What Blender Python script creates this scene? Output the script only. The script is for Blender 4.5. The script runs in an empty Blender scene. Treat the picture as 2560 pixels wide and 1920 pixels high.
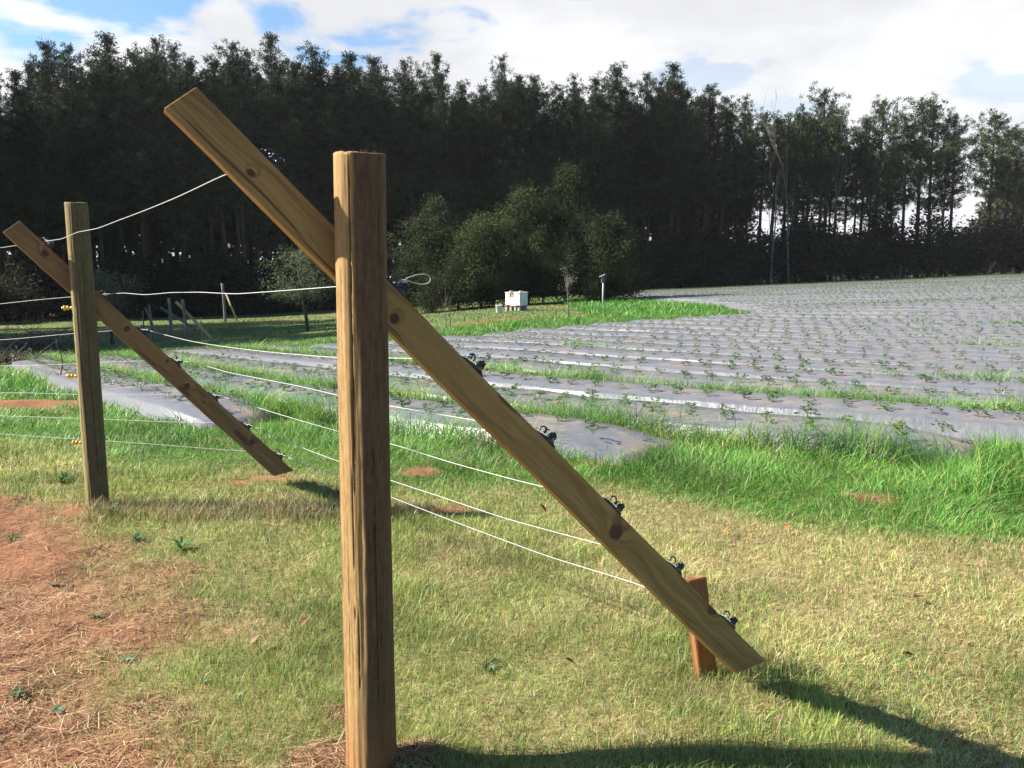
import bpy, math, random
import numpy as np
from mathutils import Vector, Matrix

R = math.radians
random.seed(11)
rng = np.random.default_rng(11)
scene = bpy.context.scene
COL = scene.collection

# ------------------------------------------------------------------ camera
EYE = 1.69
cam_d = bpy.data.cameras.new('camera')
cam_d.sensor_width = 36.0
cam_d.lens = 30.92
cam_d.clip_start = 0.05
cam_d.clip_end = 3000
cam = bpy.data.objects.new('camera', cam_d)
cam.location = (0, 0, EYE)
cam.rotation_euler = (R(90 - 8.634), 0, 0)
COL.objects.link(cam)
scene.camera = cam

# ------------------------------------------------------------------ light
SUN_EL = R(37.5)
SUN_DIR = Vector((-math.cos(SUN_EL) * 0.9975, math.cos(SUN_EL) * 0.07, math.sin(SUN_EL)))   # towards the sun
sun_d = bpy.data.lights.new('sun', 'SUN')
sun_d.energy = 5.0
sun_d.angle = R(0.5)
sun_d.color = (1.0, 0.945, 0.85)
sun = bpy.data.objects.new('sun', sun_d)
sun.rotation_euler = SUN_DIR.to_track_quat('Z', 'Y').to_euler()
sun.location = (-30, 0, 30)
COL.objects.link(sun)

scene.view_settings.view_transform = 'Standard'
scene.view_settings.look = 'None'
scene.view_settings.gamma = 1.0
scene.view_settings.use_curve_mapping = False
scene.view_settings.exposure = 1.62


class NT:
    """small helper for node trees"""
    def __init__(s, nt):
        s.nt = nt
        nt.nodes.clear()

    def n(s, kind, ins=None, **props):
        nd = s.nt.nodes.new(kind)
        for k, v in props.items():
            setattr(nd, k, v)
        for k, v in (ins or {}).items():
            sock = nd.inputs[k]
            if isinstance(v, tuple) and len(v) == 2 and hasattr(v[0], 'outputs'):
                s.nt.links.new(v[0].outputs[v[1]], sock)
            elif hasattr(v, 'outputs'):
                s.nt.links.new(v.outputs[0], sock)
            else:
                sock.default_value = v
        return nd

    def math(s, op, a, b=None, clamp=False):
        d = {0: a}
        if b is not None:
            d[1] = b
        return s.n('ShaderNodeMath', d, operation=op, use_clamp=clamp)

    def mix(s, f, a, b, blend='MIX'):
        m = s.n('ShaderNodeMix', None, data_type='RGBA', blend_type=blend)
        for idx, v in ((0, f), (6, a), (7, b)):
            if isinstance(v, tuple) and len(v) == 2 and hasattr(v[0], 'outputs'):
                s.nt.links.new(v[0].outputs[v[1]], m.inputs[idx])
            elif hasattr(v, 'outputs'):
                s.nt.links.new(v.outputs[2] if v.bl_idname == 'ShaderNodeMix' else v.outputs[0], m.inputs[idx])
            else:
                if idx and len(v) == 3:
                    v = (*v, 1)
                m.inputs[idx].default_value = v
        return (m, 2)

    def ramp(s, f, stops):
        r = s.n('ShaderNodeValToRGB', {0: f})
        el = r.color_ramp.elements
        while len(el) < len(stops):
            el.new(0.5)
        for e, (p, c) in zip(el, stops):
            e.position = p
            e.color = (*c, 1) if len(c) == 3 else c
        return r

    def maprange(s, v, a, b, c=0.0, d=1.0, smooth=True):
        return s.n('ShaderNodeMapRange', {0: v, 1: a, 2: b, 3: c, 4: d}, clamp=True,
                   interpolation_type='SMOOTHSTEP' if smooth else 'LINEAR')


# ------------------------------------------------------------------ world: sky with clouds
world = bpy.data.worlds.new('World')
scene.world = world
world.use_nodes = True
w = NT(world.node_tree)
CLOUD_OFFSET = (0.6, 3.0, 1.2)
sky = w.n('ShaderNodeTexSky', sky_type='NISHITA', sun_disc=False, sun_elevation=SUN_EL,
          sun_rotation=R(270 + 4.0), altitude=200, air_density=1.0, dust_density=0.6, ozone_density=2.0)
tc = w.n('ShaderNodeTexCoord')
sep = w.n('ShaderNodeSeparateXYZ', {0: (tc, 0)})
stretch0 = w.n('ShaderNodeVectorMath', {0: (tc, 0), 1: (1.0, 1.0, 2.3)}, operation='MULTIPLY')
stretch = w.n('ShaderNodeVectorMath', {0: stretch0, 1: CLOUD_OFFSET}, operation='ADD')
cl = w.n('ShaderNodeTexNoise', {'Vector': stretch, 'Scale': 5.5, 'Detail': 9.0, 'Roughness': 0.52, 'Distortion': 0.25}, noise_dimensions='3D')
bx = w.maprange((sep, 0), -0.42, 0.22, 0.055, 0.21)
bz = w.maprange((sep, 2), 0.25, 0.62, 0.0, -0.24)
by = w.maprange((sep, 1), -0.15, 0.5, -0.34, 0.0)
sm = w.math('ADD', w.math('ADD', w.math('ADD', (cl, 0), bx), bz), by)
veil = w.math('MULTIPLY', w.maprange((sep, 1), 0.0, 0.8), w.maprange((sep, 2), 0.7, 0.05, 0.0, 1.0))
thick = w.maprange((sep, 0), -0.30, 0.20, 0.10, 0.72)
cover = w.math('MAXIMUM', w.maprange(sm, 0.50, 0.62), w.math('MULTIPLY', veil, thick))
grey = w.n('ShaderNodeTexNoise', {'Vector': stretch, 'Scale': 3.6, 'Detail': 7.0, 'Roughness': 0.55})
shade = w.maprange((grey, 0), 0.36, 0.62, 0.275, 0.355)
ccol = w.n('ShaderNodeCombineColor', {0: w.math('MULTIPLY', shade, 0.985), 1: w.math('MULTIPLY', shade, 0.995), 2: w.math('MULTIPLY', shade, 1.03)})
skyc = w.mix(1.0, (sky, 0), (0.74, 1.0, 1.18), 'MULTIPLY')
bg1 = w.n('ShaderNodeBackground', {0: skyc, 1: 0.052})
bg2 = w.n('ShaderNodeBackground', {0: ccol, 1: 1.0})
mixbg = w.n('ShaderNodeMixShader', {0: cover, 1: bg1, 2: bg2})
w.n('ShaderNodeOutputWorld', {0: mixbg})


# ------------------------------------------------------------------ helpers
def sstep(a, b, x):
    t = np.clip((np.asarray(x, float) - a) / (b - a), 0, 1)
    return t * t * (3 - 2 * t)


def hash2(ix, iy, seed):
    h = (ix.astype(np.int64) * 374761393 + iy.astype(np.int64) * 668265263 + seed * 974634777) & 0xFFFFFFFF
    h = ((h ^ (h >> 13)) * 1274126177) & 0xFFFFFFFF
    h = h ^ (h >> 16)
    return (h & 0xFFFF) / 65535.0


def vn(x, y, scale, seed=0):
    """smooth value noise 0..1 with cells of the given size in metres"""
    x = np.asarray(x, float) / scale
    y = np.asarray(y, float) / scale
    ix, iy = np.floor(x), np.floor(y)
    fx, fy = x - ix, y - iy
    fx = fx * fx * (3 - 2 * fx)
    fy = fy * fy * (3 - 2 * fy)
    a, b = hash2(ix, iy, seed), hash2(ix + 1, iy, seed)
    c, d = hash2(ix, iy + 1, seed), hash2(ix + 1, iy + 1, seed)
    return (a * (1 - fx) + b * fx) * (1 - fy) + (c * (1 - fx) + d * fx) * fy


def fbm(x, y, scale, seed=0):
    return 0.55 * vn(x, y, scale, seed) + 0.3 * vn(x, y, scale * 0.47, seed + 1) + 0.15 * vn(x, y, scale * 0.21, seed + 2)


def mesh_of(name, V, faces, col=None, smooth=False, uv=None):
    """V: Nx3, faces: list of int arrays MxK"""
    me = bpy.data.meshes.new(name)
    V = np.asarray(V, np.float32)
    faces = [np.asarray(f, np.int32) for f in faces if len(f)]
    nl = sum(f.size for f in faces)
    npoly = sum(len(f) for f in faces)
    me.vertices.add(len(V))
    me.vertices.foreach_set('co', V.ravel())
    me.loops.add(nl)
    me.loops.foreach_set('vertex_index', np.concatenate([f.ravel() for f in faces]))
    me.polygons.add(npoly)
    tot = np.concatenate([np.full(len(f), f.shape[1], np.int32) for f in faces])
    start = np.concatenate([[0], np.cumsum(tot)[:-1]]).astype(np.int32)
    me.polygons.foreach_set('loop_start', start)
    if smooth:
        me.polygons.foreach_set('use_smooth', np.ones(npoly, bool))
    me.update(calc_edges=True)
    if col is not None:
        col = np.asarray(col, np.float32)
        if col.shape[1] == 3:
            col = np.hstack([col, np.ones((len(col), 1), np.float32)])
        a = me.attributes.new('col', 'FLOAT_COLOR', 'POINT')
        a.data.foreach_set('color', col.ravel())
    return me


def put(name, me, mat=None, parent=None, loc=None):
    o = bpy.data.objects.new(name, me)
    COL.objects.link(o)
    if mat is not None and me is not None and not me.materials:
        me.materials.append(mat)
    if parent is not None:
        o.parent = parent
    if loc is not None:
        o.location = loc
    return o


def empty(name, loc=(0, 0, 0), rz=0.0):
    o = bpy.data.objects.new(name, None)
    o.empty_display_size = 0.2
    COL.objects.link(o)
    o.location = loc
    o.rotation_euler = (0, 0, rz)
    return o


def tag(o, label=None, cat=None, group=None, kind=None):
    if label:
        o['label'] = label
    if cat:
        o['category'] = cat
    if group:
        o['group'] = group
    if kind:
        o['kind'] = kind
    return o


class MB:
    """collects simple solids into one mesh"""
    def __init__(s):
        s.V, s.F3, s.F4, s.C, s.n = [], [], [], [], 0

    def add(s, V, F3=(), F4=(), c=(1, 1, 1)):
        V = np.asarray(V, float)
        if len(F3):
            s.F3.append(np.asarray(F3, int) + s.n)
        if len(F4):
            s.F4.append(np.asarray(F4, int) + s.n)
        s.V.append(V)
        s.C.append(np.tile(np.asarray(c, float), (len(V), 1)) if np.ndim(c) == 1 else np.asarray(c))
        s.n += len(V)
        return s

    def box(s, c, size, rot=None, bev=0.0, col=(1, 1, 1)):
        hx, hy, hz = [q / 2 for q in size]
        if bev <= 0:
            V = np.array([[x * hx, y * hy, z * hz] for x in (-1, 1) for y in (-1, 1) for z in (-1, 1)])
            F = [[0, 1, 3, 2], [4, 6, 7, 5], [0, 4, 5, 1], [2, 3, 7, 6], [0, 2, 6, 4], [1, 5, 7, 3]]
            F3 = []
        else:
            import bmesh
            bm = bmesh.new()
            bmesh.ops.create_cube(bm, size=1)
            bmesh.ops.scale(bm, vec=size, verts=bm.verts)
            bmesh.ops.bevel(bm, geom=bm.edges[:], offset=bev, segments=2, affect='EDGES', profile=0.6)
            bm.verts.ensure_lookup_table()
            V = np.array([v.co[:] for v in bm.verts])
            F = [[v.index for v in f.verts] for f in bm.faces if len(f.verts) == 4]
            F3 = [[v.index for v in f.verts] for f in bm.faces if len(f.verts) == 3]
            bm.free()
        if rot is not None:
            V = V @ np.array(rot.to_3x3()).T
        return s.add(V + np.array(c), F3, F, col)

    def tube(s, pts, rad, seg=8, col=(1, 1, 1), cap=True):
        P = np.asarray(pts, float)
        n = len(P)
        rad = np.full(n, rad) if np.ndim(rad) == 0 else np.asarray(rad)
        T = np.gradient(P, axis=0)
        T /= np.linalg.norm(T, axis=1)[:, None] + 1e-9
        up = np.array([0, 0, 1.0]) if abs(T[0][2]) < 0.9 else np.array([1.0, 0, 0])
        V = []
        A = None
        for i in range(n):
            if A is None:
                A = np.cross(T[i], up)
            else:
                A = A - T[i] * np.dot(A, T[i])
            A = A / (np.linalg.norm(A) + 1e-9)
            B = np.cross(T[i], A)
            for k in range(seg):
                th = 2 * math.pi * k / seg
                V.append(P[i] + rad[i] * (A * math.cos(th) + B * math.sin(th)))
        F = [[i * seg + k, i * seg + (k + 1) % seg, (i + 1) * seg + (k + 1) % seg, (i + 1) * seg + k]
             for i in range(n - 1) for k in range(seg)]
        F3 = []
        if cap:
            V.append(P[0]); V.append(P[-1])
            b, t = n * seg, n * seg + 1
            F3 = [[b, (k + 1) % seg, k] for k in range(seg)] + [[t, (n - 1) * seg + k, (n - 1) * seg + (k + 1) % seg] for k in range(seg)]
        return s.add(V, F3, F, col)

    def lathe(s, prof, c=(0, 0, 0), axis='Z', seg=16, col=(1, 1, 1), rot=None):
        V = []
        n = len(prof)
        for r, z in prof:
            for k in range(seg):
                th = 2 * math.pi * k / seg
                V.append((r * math.cos(th), r * math.sin(th), z))
        F = [[i * seg + k, i * seg + (k + 1) % seg, (i + 1) * seg + (k + 1) % seg, (i + 1) * seg + k]
             for i in range(n - 1) for k in range(seg)]
        V = np.array(V)
        if axis == 'X':
            V = V[:, [2, 0, 1]]
        elif axis == 'Y':
            V = V[:, [1, 2, 0]]
        if rot is not None:
            V = V @ np.array(rot.to_3x3()).T
        return s.add(V + np.array(c), [], F, col)

    def mesh(s, name, smooth=False, color=False):
        V = np.vstack(s.V)
        F = []
        if s.F3:
            F.append(np.vstack(s.F3))
        if s.F4:
            F.append(np.vstack(s.F4))
        return mesh_of(name, V, F, np.vstack(s.C) if color else None, smooth)


# ------------------------------------------------------------------ terrain
def gz0(x, y):
    x = np.asarray(x, float); y = np.asarray(y, float)
    z = -0.035 * np.clip(y - 7, 0, 165)
    g = np.where(x < 0, -1.8 * np.tanh(-x / 20), 0.036 * np.clip(x, 0, 110))
    z = z + g * sstep(6, 32, y)
    z = z + 0.07 * sstep(-0.2, 0.7, x) * (1 - sstep(3.6, 5.5, y))
    return z


def dirt_mask(x, y):
    xb = np.interp(y, [0, 2.7, 3.66, 4.38, 5.32, 5.84, 6.2], [-1.1, -1.2, -1.42, -1.87, -2.5, -3.0, -4.6])
    m = sstep(-0.35, 0.35, xb - x + (fbm(x, y, 0.8, 5) - 0.5) * 1.3)
    return m * (1 - sstep(5.6, 6.3, y + (fbm(x, y, 0.7, 9) - 0.5) * 0.8))


SOIL_SPOTS = [(-5.75, 10.2, 1.0, 0.6), (-4.35, 10.3, 0.3, 0.3), (-0.45, 5.62, 0.22, 0.16), (2.47, 5.9, 0.2, 0.12), (4.05, 7.95, 0.55, 0.22),
              (-0.33, 2.72, 0.13, 0.1), (-0.66, 2.75, 0.2, 0.12), (-1.72, 6.42, 0.24, 0.09), (-2.05, 6.3, 0.2, 0.07),
              (-0.62, 3.02, 0.16, 0.1), (1.35, 8.0, 0.42, 0.18), (-3.15, 5.5, 0.6, 0.22), (0.75, 6.9, 0.3, 0.1),
              (-2.6, 8.0, 0.35, 0.12), (-0.72, 6.55, 0.2, 0.14)]


def soil_mask(x, y):
    m = dirt_mask(x, y)
    for cx, cy, rx, ry in SOIL_SPOTS:
        d = np.sqrt(((x - cx) / rx) ** 2 + ((y - cy) / ry) ** 2)
        m = np.maximum(m, 1 - sstep(0.55, 1.15, d + (fbm(x, y, 0.25, 3) - 0.5) * 1.5))
    return m


def gz(x, y):
    """ground height with small bumps near the camera"""
    x = np.asarray(x, float); y = np.asarray(y, float)
    r = np.hypot(x, y)
    k = 1 - sstep(14, 30, r)
    b = (fbm(x, y, 0.7, 21) - 0.5) * 0.05 + (vn(x, y, 0.13, 22) - 0.5) * 0.018
    b = b * (0.6 + 1.0 * dirt_mask(x, y))
    hill = (fbm(x, y, 9.0, 23) - 0.5) * 0.25 * sstep(12, 30, r)
    m = 0.07 * np.exp(-(((x + 5.75) / 0.9) ** 2 + ((y - 10.3) / 0.6) ** 2))
    m = m + 0.035 * np.exp(-(((x + 0.30) / 0.14) ** 2 + ((y - 2.74) / 0.12) ** 2))
    return gz0(x, y) + b * k + hill + m


# curved planting rows: u runs along the row, v across
ANG = R(39)
CA, SA = math.cos(ANG), math.sin(ANG)


def fcurve(u):
    return 0.432 * (np.sqrt((u + 5) ** 2 + 144) - 12)


def row_xy(u, v):
    vt = v + fcurve(u)
    return u * CA + vt * SA, -u * SA + vt * CA


def row_uv(x, y):
    u = x * CA - y * SA
    return u, x * SA + y * CA - fcurve(u)


ROW0, PITCH, NROWS = 4.85, 1.43, 82
UL_V = [4.85, 6.28, 7.71, 9.14, 10.6, 13.2, 16.5, 21.2, 27.6, 33.7, 38.5, 42.2, 48.5, 60, 75, 97, 130]
UL_U = [-26.4, -27.6, -21.7, -23.8, -19.8, -16.9, -15.7, -14.6, -12.2, -16.6, -21.7, -30.4, -35.9, -44, -53, -58, -60]
UR_U = [-7.7, -3.6, -1.5, 0.5]
EDGE_X = [-60, -48, -40, -15, 5, 20, 42, 66, 90, 110]
EDGE_Y = [38, 58, 72, 84, 86, 97, 110, 120, 125, 130]


def left_end(v):
    return float(np.interp(v, UL_V, UL_U))


def right_end(i):
    return UR_U[i] if i < len(UR_U) else 200.0


def in_field(x, y, pad=0.0):
    u, v = row_uv(x, y)
    ul = np.interp(v, UL_V, UL_U)
    i = np.round((v - ROW0) / PITCH)
    ur = np.where(i <= 0, UR_U[0], np.where(i == 1, UR_U[1], np.where(i == 2, UR_U[2], np.where(i == 3, UR_U[3], 3.0))))
    ur = np.where(i >= 5, 200, ur)
    return (v > ROW0 - 0.26 - pad) & (u > ul - pad) & (u < ur + pad) & (y < np.interp(x, EDGE_X, EDGE_Y) - 3 + pad)


def lush_low(x):
    return np.interp(x, [-9, -6, -4.5, -3.1, -1.88, -0.84, 0.645, 1.51, 2.27, 2.91, 4.2, 7],
                     [9.8, 9.0, 7.9, 6.8, 6.9, 6.1, 6.1, 5.6, 5.2, 4.85, 4.0, 3.0])


def bed_front(u):
    """v of the sheeting's front edge, row ends taken into account"""
    return np.where(u < -7.9, 4.50, np.where(u < -3.8, 5.70, np.where(u < -1.7, 7.13, 8.56)))


def lush_mask(x, y):
    """tall bright green grass between the lawn and the field, in open furrows and round the field's end"""
    u, v = row_uv(x, y)
    near = sstep(-0.35, 0.35, y - lush_low(x) + (fbm(x, y, 0.9, 31) - 0.5) * 1.0) * (v < bed_front(u) + 0.25)
    near = near * (y < 32)
    inside = in_field(x, y)
    # furrows overgrown with grass
    fur = np.zeros_like(x)
    for i, amt in ((0, 1.0), (1, 1.0), (3, 1.0)):
        c = ROW0 + (i + 0.5) * PITCH
        fur = np.maximum(fur, amt * (1 - sstep(0.26, 0.44, np.abs(v - c) + (fbm(x, y, 0.5, 35) - 0.5) * 0.25)))
    k_ = np.floor((v - ROW0) / PITCH)
    c = ROW0 + (k_ + 0.5) * PITCH
    weedy = sstep(0.76, 0.86, vn(u, k_ * 37.0, 3.2, 36) * (k_ > 4)) * (1 - sstep(0.18, 0.34, np.abs(v - c)))
    fur = np.maximum(fur, weedy)
    ul = np.interp(v, UL_V, UL_U)
    out = ul - u                                                    # metres beyond the beds' left ends
    band = sstep(-0.3, 0.3, out) * (1 - sstep(3.5, 6.0, out + (fbm(x, y, 3.0, 33) - 0.5) * 4)) * (v > ROW0 - 3)
    bay = ((v > 25) & (v < 45) & (x > 3.0)).astype(float) * (out > 0)
    outside = np.maximum(np.maximum(near, band), bay)
    return np.where(inside, fur, outside)


# ------------------------------------------------------------------ materials
def new_mat(name):
    m = bpy.data.materials.new(name)
    m.use_nodes = True
    return m, NT(m.node_tree)


def leaf_material(name, trans=0.3, rough=0.6, spec=0.25, vary=0.5, scale=1.5):
    m, t = new_mat(name)
    a = t.n('ShaderNodeAttribute', attribute_name='col')
    geo = t.n('ShaderNodeNewGeometry')
    ns = t.n('ShaderNodeTexNoise', {'Vector': (geo, 0), 'Scale': scale, 'Detail': 3.0})
    f = t.maprange((ns, 0), 0.3, 0.7, 1 - vary * 0.5, 1 + vary * 0.5)
    c = t.n('ShaderNodeVectorMath', {0: (a, 0), 3: f}, operation='SCALE')
    p = t.n('ShaderNodeBsdfPrincipled', {'Base Color': c, 'Roughness': rough, 'Specular IOR Level': spec})
    tr = t.n('ShaderNodeBsdfTranslucent', {0: c})
    mx = t.n('ShaderNodeMixShader', {0: trans, 1: p, 2: tr})
    t.n('ShaderNodeOutputMaterial', {0: mx})
    return m


def bark_material(name, c1, c2, scale=6.0):
    m, t = new_mat(name)
    tcd = t.n('ShaderNodeTexCoord')
    mp = t.n('ShaderNodeMapping', {0: (tcd, 3), 3: (scale, scale, scale * 0.15)})
    ns = t.n('ShaderNodeTexNoise', {'Vector': mp, 'Scale': 2.0, 'Detail': 6.0, 'Roughness': 0.6})
    r = t.ramp((ns, 0), [(0.3, c1), (0.7, c2)])
    bp = t.n('ShaderNodeBump', {'Strength': 0.5, 'Distance': 0.01, 'Height': (ns, 0)})
    p = t.n('ShaderNodeBsdfPrincipled', {'Base Color': r, 'Roughness': 0.9, 'Specular IOR Level': 0.1, 'Normal': bp})
    t.n('ShaderNodeOutputMaterial', {0: p})
    return m


def plain(name, c, rough=0.5, metal=0.0, spec=0.5, vary=0.15, scale=8.0, bump=0.0):
    m, t = new_mat(name)
    tcd = t.n('ShaderNodeTexCoord')
    ns = t.n('ShaderNodeTexNoise', {'Vector': (tcd, 3), 'Scale': scale, 'Detail': 5.0, 'Roughness': 0.6})
    d = tuple(q * (1 - vary) for q in c)
    e = tuple(min(1, q * (1 + vary)) for q in c)
    r = t.ramp((ns, 0), [(0.3, d), (0.7, e)])
    ins = {'Base Color': r, 'Roughness': rough, 'Metallic': metal, 'Specular IOR Level': spec}
    if bump:
        ins['Normal'] = t.n('ShaderNodeBump', {'Strength': bump, 'Distance': 0.01, 'Height': (ns, 0)})
    p = t.n('ShaderNodeBsdfPrincipled', ins)
    t.n('ShaderNodeOutputMaterial', {0: p})
    return m


def post_material(name, dark, mid, light, stain, shade_dark, shade_mid, shade_light, stain_amt=0.6, clay=True):
    m, t = new_mat(name)
    tcd = t.n('ShaderNodeTexCoord')
    g1 = t.n('ShaderNodeTexNoise', {'Vector': t.n('ShaderNodeMapping', {0: (tcd, 3), 3: (70, 70, 5.5)}), 'Scale': 1.0, 'Detail': 5.0, 'Roughness': 0.65})
    g2 = t.n('ShaderNodeTexNoise', {'Vector': t.n('ShaderNodeMapping', {0: (tcd, 3), 3: (220, 220, 16)}), 'Scale': 1.0, 'Detail': 4.0, 'Roughness': 0.7})
    big = t.n('ShaderNodeTexNoise', {'Vector': t.n('ShaderNodeMapping', {0: (tcd, 3), 3: (9, 9, 2.2)}), 'Scale': 1.0, 'Detail': 4.0})
    g3 = t.n('ShaderNodeTexNoise', {'Vector': t.n('ShaderNodeMapping', {0: (tcd, 3), 3: (60, 60, 28)}), 'Scale': 1.0, 'Detail': 6.0, 'Roughness': 0.7})
    gm = t.math('ADD', t.math('ADD', t.math('MULTIPLY', (g1, 0), 0.35), t.math('MULTIPLY', (g2, 0), 0.35)), t.math('MULTIPLY', (g3, 0), 0.30))
    crk = t.n('ShaderNodeAttribute', attribute_name='col')      # red: 0 in the cracks, green: 1 on the side painted as sunlit
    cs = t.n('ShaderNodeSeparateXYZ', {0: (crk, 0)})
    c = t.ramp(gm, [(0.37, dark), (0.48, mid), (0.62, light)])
    shade_tone = t.ramp(gm, [(0.36, shade_dark), (0.48, shade_mid), (0.66, shade_light)])
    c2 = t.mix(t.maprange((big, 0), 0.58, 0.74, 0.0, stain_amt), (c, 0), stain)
    c2 = t.mix((cs, 1), (shade_tone, 0), c2)  # sunlit and shaded sides painted into the wood colour, split by the mask
    sp = t.n('ShaderNodeSeparateXYZ', {0: (tcd, 3)})
    out = c2
    if clay:
        zz = t.math('ADD', (sp, 2), t.math('MULTIPLY', (big, 0), 0.25))
        out = t.mix(t.maprange(zz, 0.42, 0.12, 0.0, 0.45), c2, (0.30, 0.11, 0.045))
    fin = t.mix((cs, 0), (0.018, 0.011, 0.007), out)
    bp = t.n('ShaderNodeBump', {'Strength': 0.6, 'Distance': 0.0009, 'Height': gm})
    p = t.n('ShaderNodeBsdfPrincipled', {'Base Color': fin, 'Roughness': 0.75, 'Specular IOR Level': 0.2, 'Normal': bp})
    t.n('ShaderNodeOutputMaterial', {0: p})
    return m


def board_material(name, dark, mid, light, knots, marks=()):
    """planed board: x along, z across; knots: (x, z, radius); marks: (x, z, half length, half width) dark streaks"""
    m, t = new_mat(name)
    tcd = t.n('ShaderNodeTexCoord')
    sp = t.n('ShaderNodeSeparateXYZ', {0: (tcd, 3)})
    bend = t.n('ShaderNodeTexNoise', {'Vector': t.n('ShaderNodeMapping', {0: (tcd, 3), 3: (1.6, 1.6, 6)}), 'Scale': 1.0, 'Detail': 2.0})
    push = None
    kmask = None
    for kx, kz, kr in knots:
        dx = t.math('SUBTRACT', (sp, 0), kx)
        dz = t.math('SUBTRACT', (sp, 2), kz)
        wav = t.n('ShaderNodeTexNoise', {'Vector': (tcd, 3), 'Scale': 45.0, 'Detail': 3.0})
        el = 0.8 + 0.35 * ((kx * 7.3) % 1.0)
        d = t.math('SQRT', t.math('ADD', t.math('MULTIPLY', t.math('MULTIPLY', dx, dx), el), t.math('MULTIPLY', dz, dz)))
        d = t.math('ADD', d, t.math('MULTIPLY', t.math('SUBTRACT', (wav, 0), 0.5), kr * 0.9))
        k = t.maprange(d, kr * 1.2, kr * 0.8)
        kmask = k if kmask is None else t.math('MAXIMUM', kmask, k)
        ring = t.maprange(d, kr * 3.2, kr * 0.8, 0.0, 0.35)
        push = ring if push is None else t.math('ADD', push, ring)
    v = t.math('ADD', t.math('MULTIPLY', (sp, 2), 42.0), t.math('MULTIPLY', (bend, 0), 7.0))
    if push is not None:
        v = t.math('ADD', v, t.math('MULTIPLY', push, 6.0))
    gv = t.n('ShaderNodeCombineXYZ', {0: t.math('MULTIPLY', (sp, 0), 2.2), 1: t.math('MULTIPLY', (sp, 1), 30.0), 2: v})
    g1 = t.n('ShaderNodeTexNoise', {'Vector': gv, 'Scale': 1.0, 'Detail': 5.0, 'Roughness': 0.6})
    fine = t.n('ShaderNodeTexNoise', {'Vector': t.n('ShaderNodeMapping', {0: (tcd, 3), 3: (9, 160, 260)}), 'Scale': 1.0, 'Detail': 3.0})
    gm = t.math('ADD', t.math('MULTIPLY', (g1, 0), 0.7), t.math('MULTIPLY', (fine, 0), 0.3))
    c = (t.ramp(gm, [(0.34, dark), (0.48, mid), (0.62, light)]), 0)
    for mx_, mz, hl, hw in marks:
        ex = t.math('DIVIDE', t.math('ABSOLUTE', t.math('SUBTRACT', (sp, 0), mx_)), hl)
        ez = t.math('DIVIDE', t.math('ABSOLUTE', t.math('ADD', t.math('SUBTRACT', (sp, 2), mz), t.math('MULTIPLY', t.math('SUBTRACT', (bend, 0), 0.5), 0.03))), hw)
        e = t.math('ADD', t.math('POWER', ex, 2.0), t.math('POWER', ez, 2.0))
        e = t.math('ADD', e, t.math('MULTIPLY', t.math('SUBTRACT', (g1, 0), 0.5), 1.4))
        c = t.mix(t.maprange(e, 1.1, 0.5, 0.0, 0.8), c, (0.07, 0.035, 0.018))
    if kmask is not None:
        c = t.mix(kmask, c, (0.085, 0.032, 0.018))
    blot = t.n('ShaderNodeTexNoise', {'Vector': t.n('ShaderNodeMapping', {0: (tcd, 3), 3: (3.0, 5, 12)}), 'Scale': 1.0, 'Detail': 4.0})
    c = t.mix(t.maprange((blot, 0), 0.58, 0.75, 0.0, 0.35), c, dark)
    bp = t.n('ShaderNodeBump', {'Strength': 0.4, 'Distance': 0.0004, 'Height': gm})
    p = t.n('ShaderNodeBsdfPrincipled', {'Base Color': c, 'Roughness': 0.65, 'Specular IOR Level': 0.3, 'Normal': bp})
    t.n('ShaderNodeOutputMaterial', {0: p})
    return m


def ground_material():
    m, t = new_mat('ground_soil_and_thatch')
    a = t.n('ShaderNodeAttribute', attribute_name='col')
    geo = t.n('ShaderNodeNewGeometry')
    n1 = t.n('ShaderNodeTexNoise', {'Vector': (geo, 0), 'Scale': 14.0, 'Detail': 8.0, 'Roughness': 0.7})
    n2 = t.n('ShaderNodeTexNoise', {'Vector': (geo, 0), 'Scale': 90.0, 'Detail': 4.0, 'Roughness': 0.7})
    s = t.math('ADD', t.math('MULTIPLY', (n1, 0), 0.6), t.math('MULTIPLY', (n2, 0), 0.4))
    f = t.maprange(s, 0.3, 0.7, 0.55, 1.4)
    c = t.n('ShaderNodeVectorMath', {0: (a, 0), 3: f}, operation='SCALE')
    bp = t.n('ShaderNodeBump', {'Strength': 0.8, 'Distance': 0.012, 'Height': s})
    p = t.n('ShaderNodeBsdfPrincipled', {'Base Color': c, 'Roughness': 0.95, 'Specular IOR Level': 0.1, 'Normal': bp})
    t.n('ShaderNodeOutputMaterial', {0: p})
    return m


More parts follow.
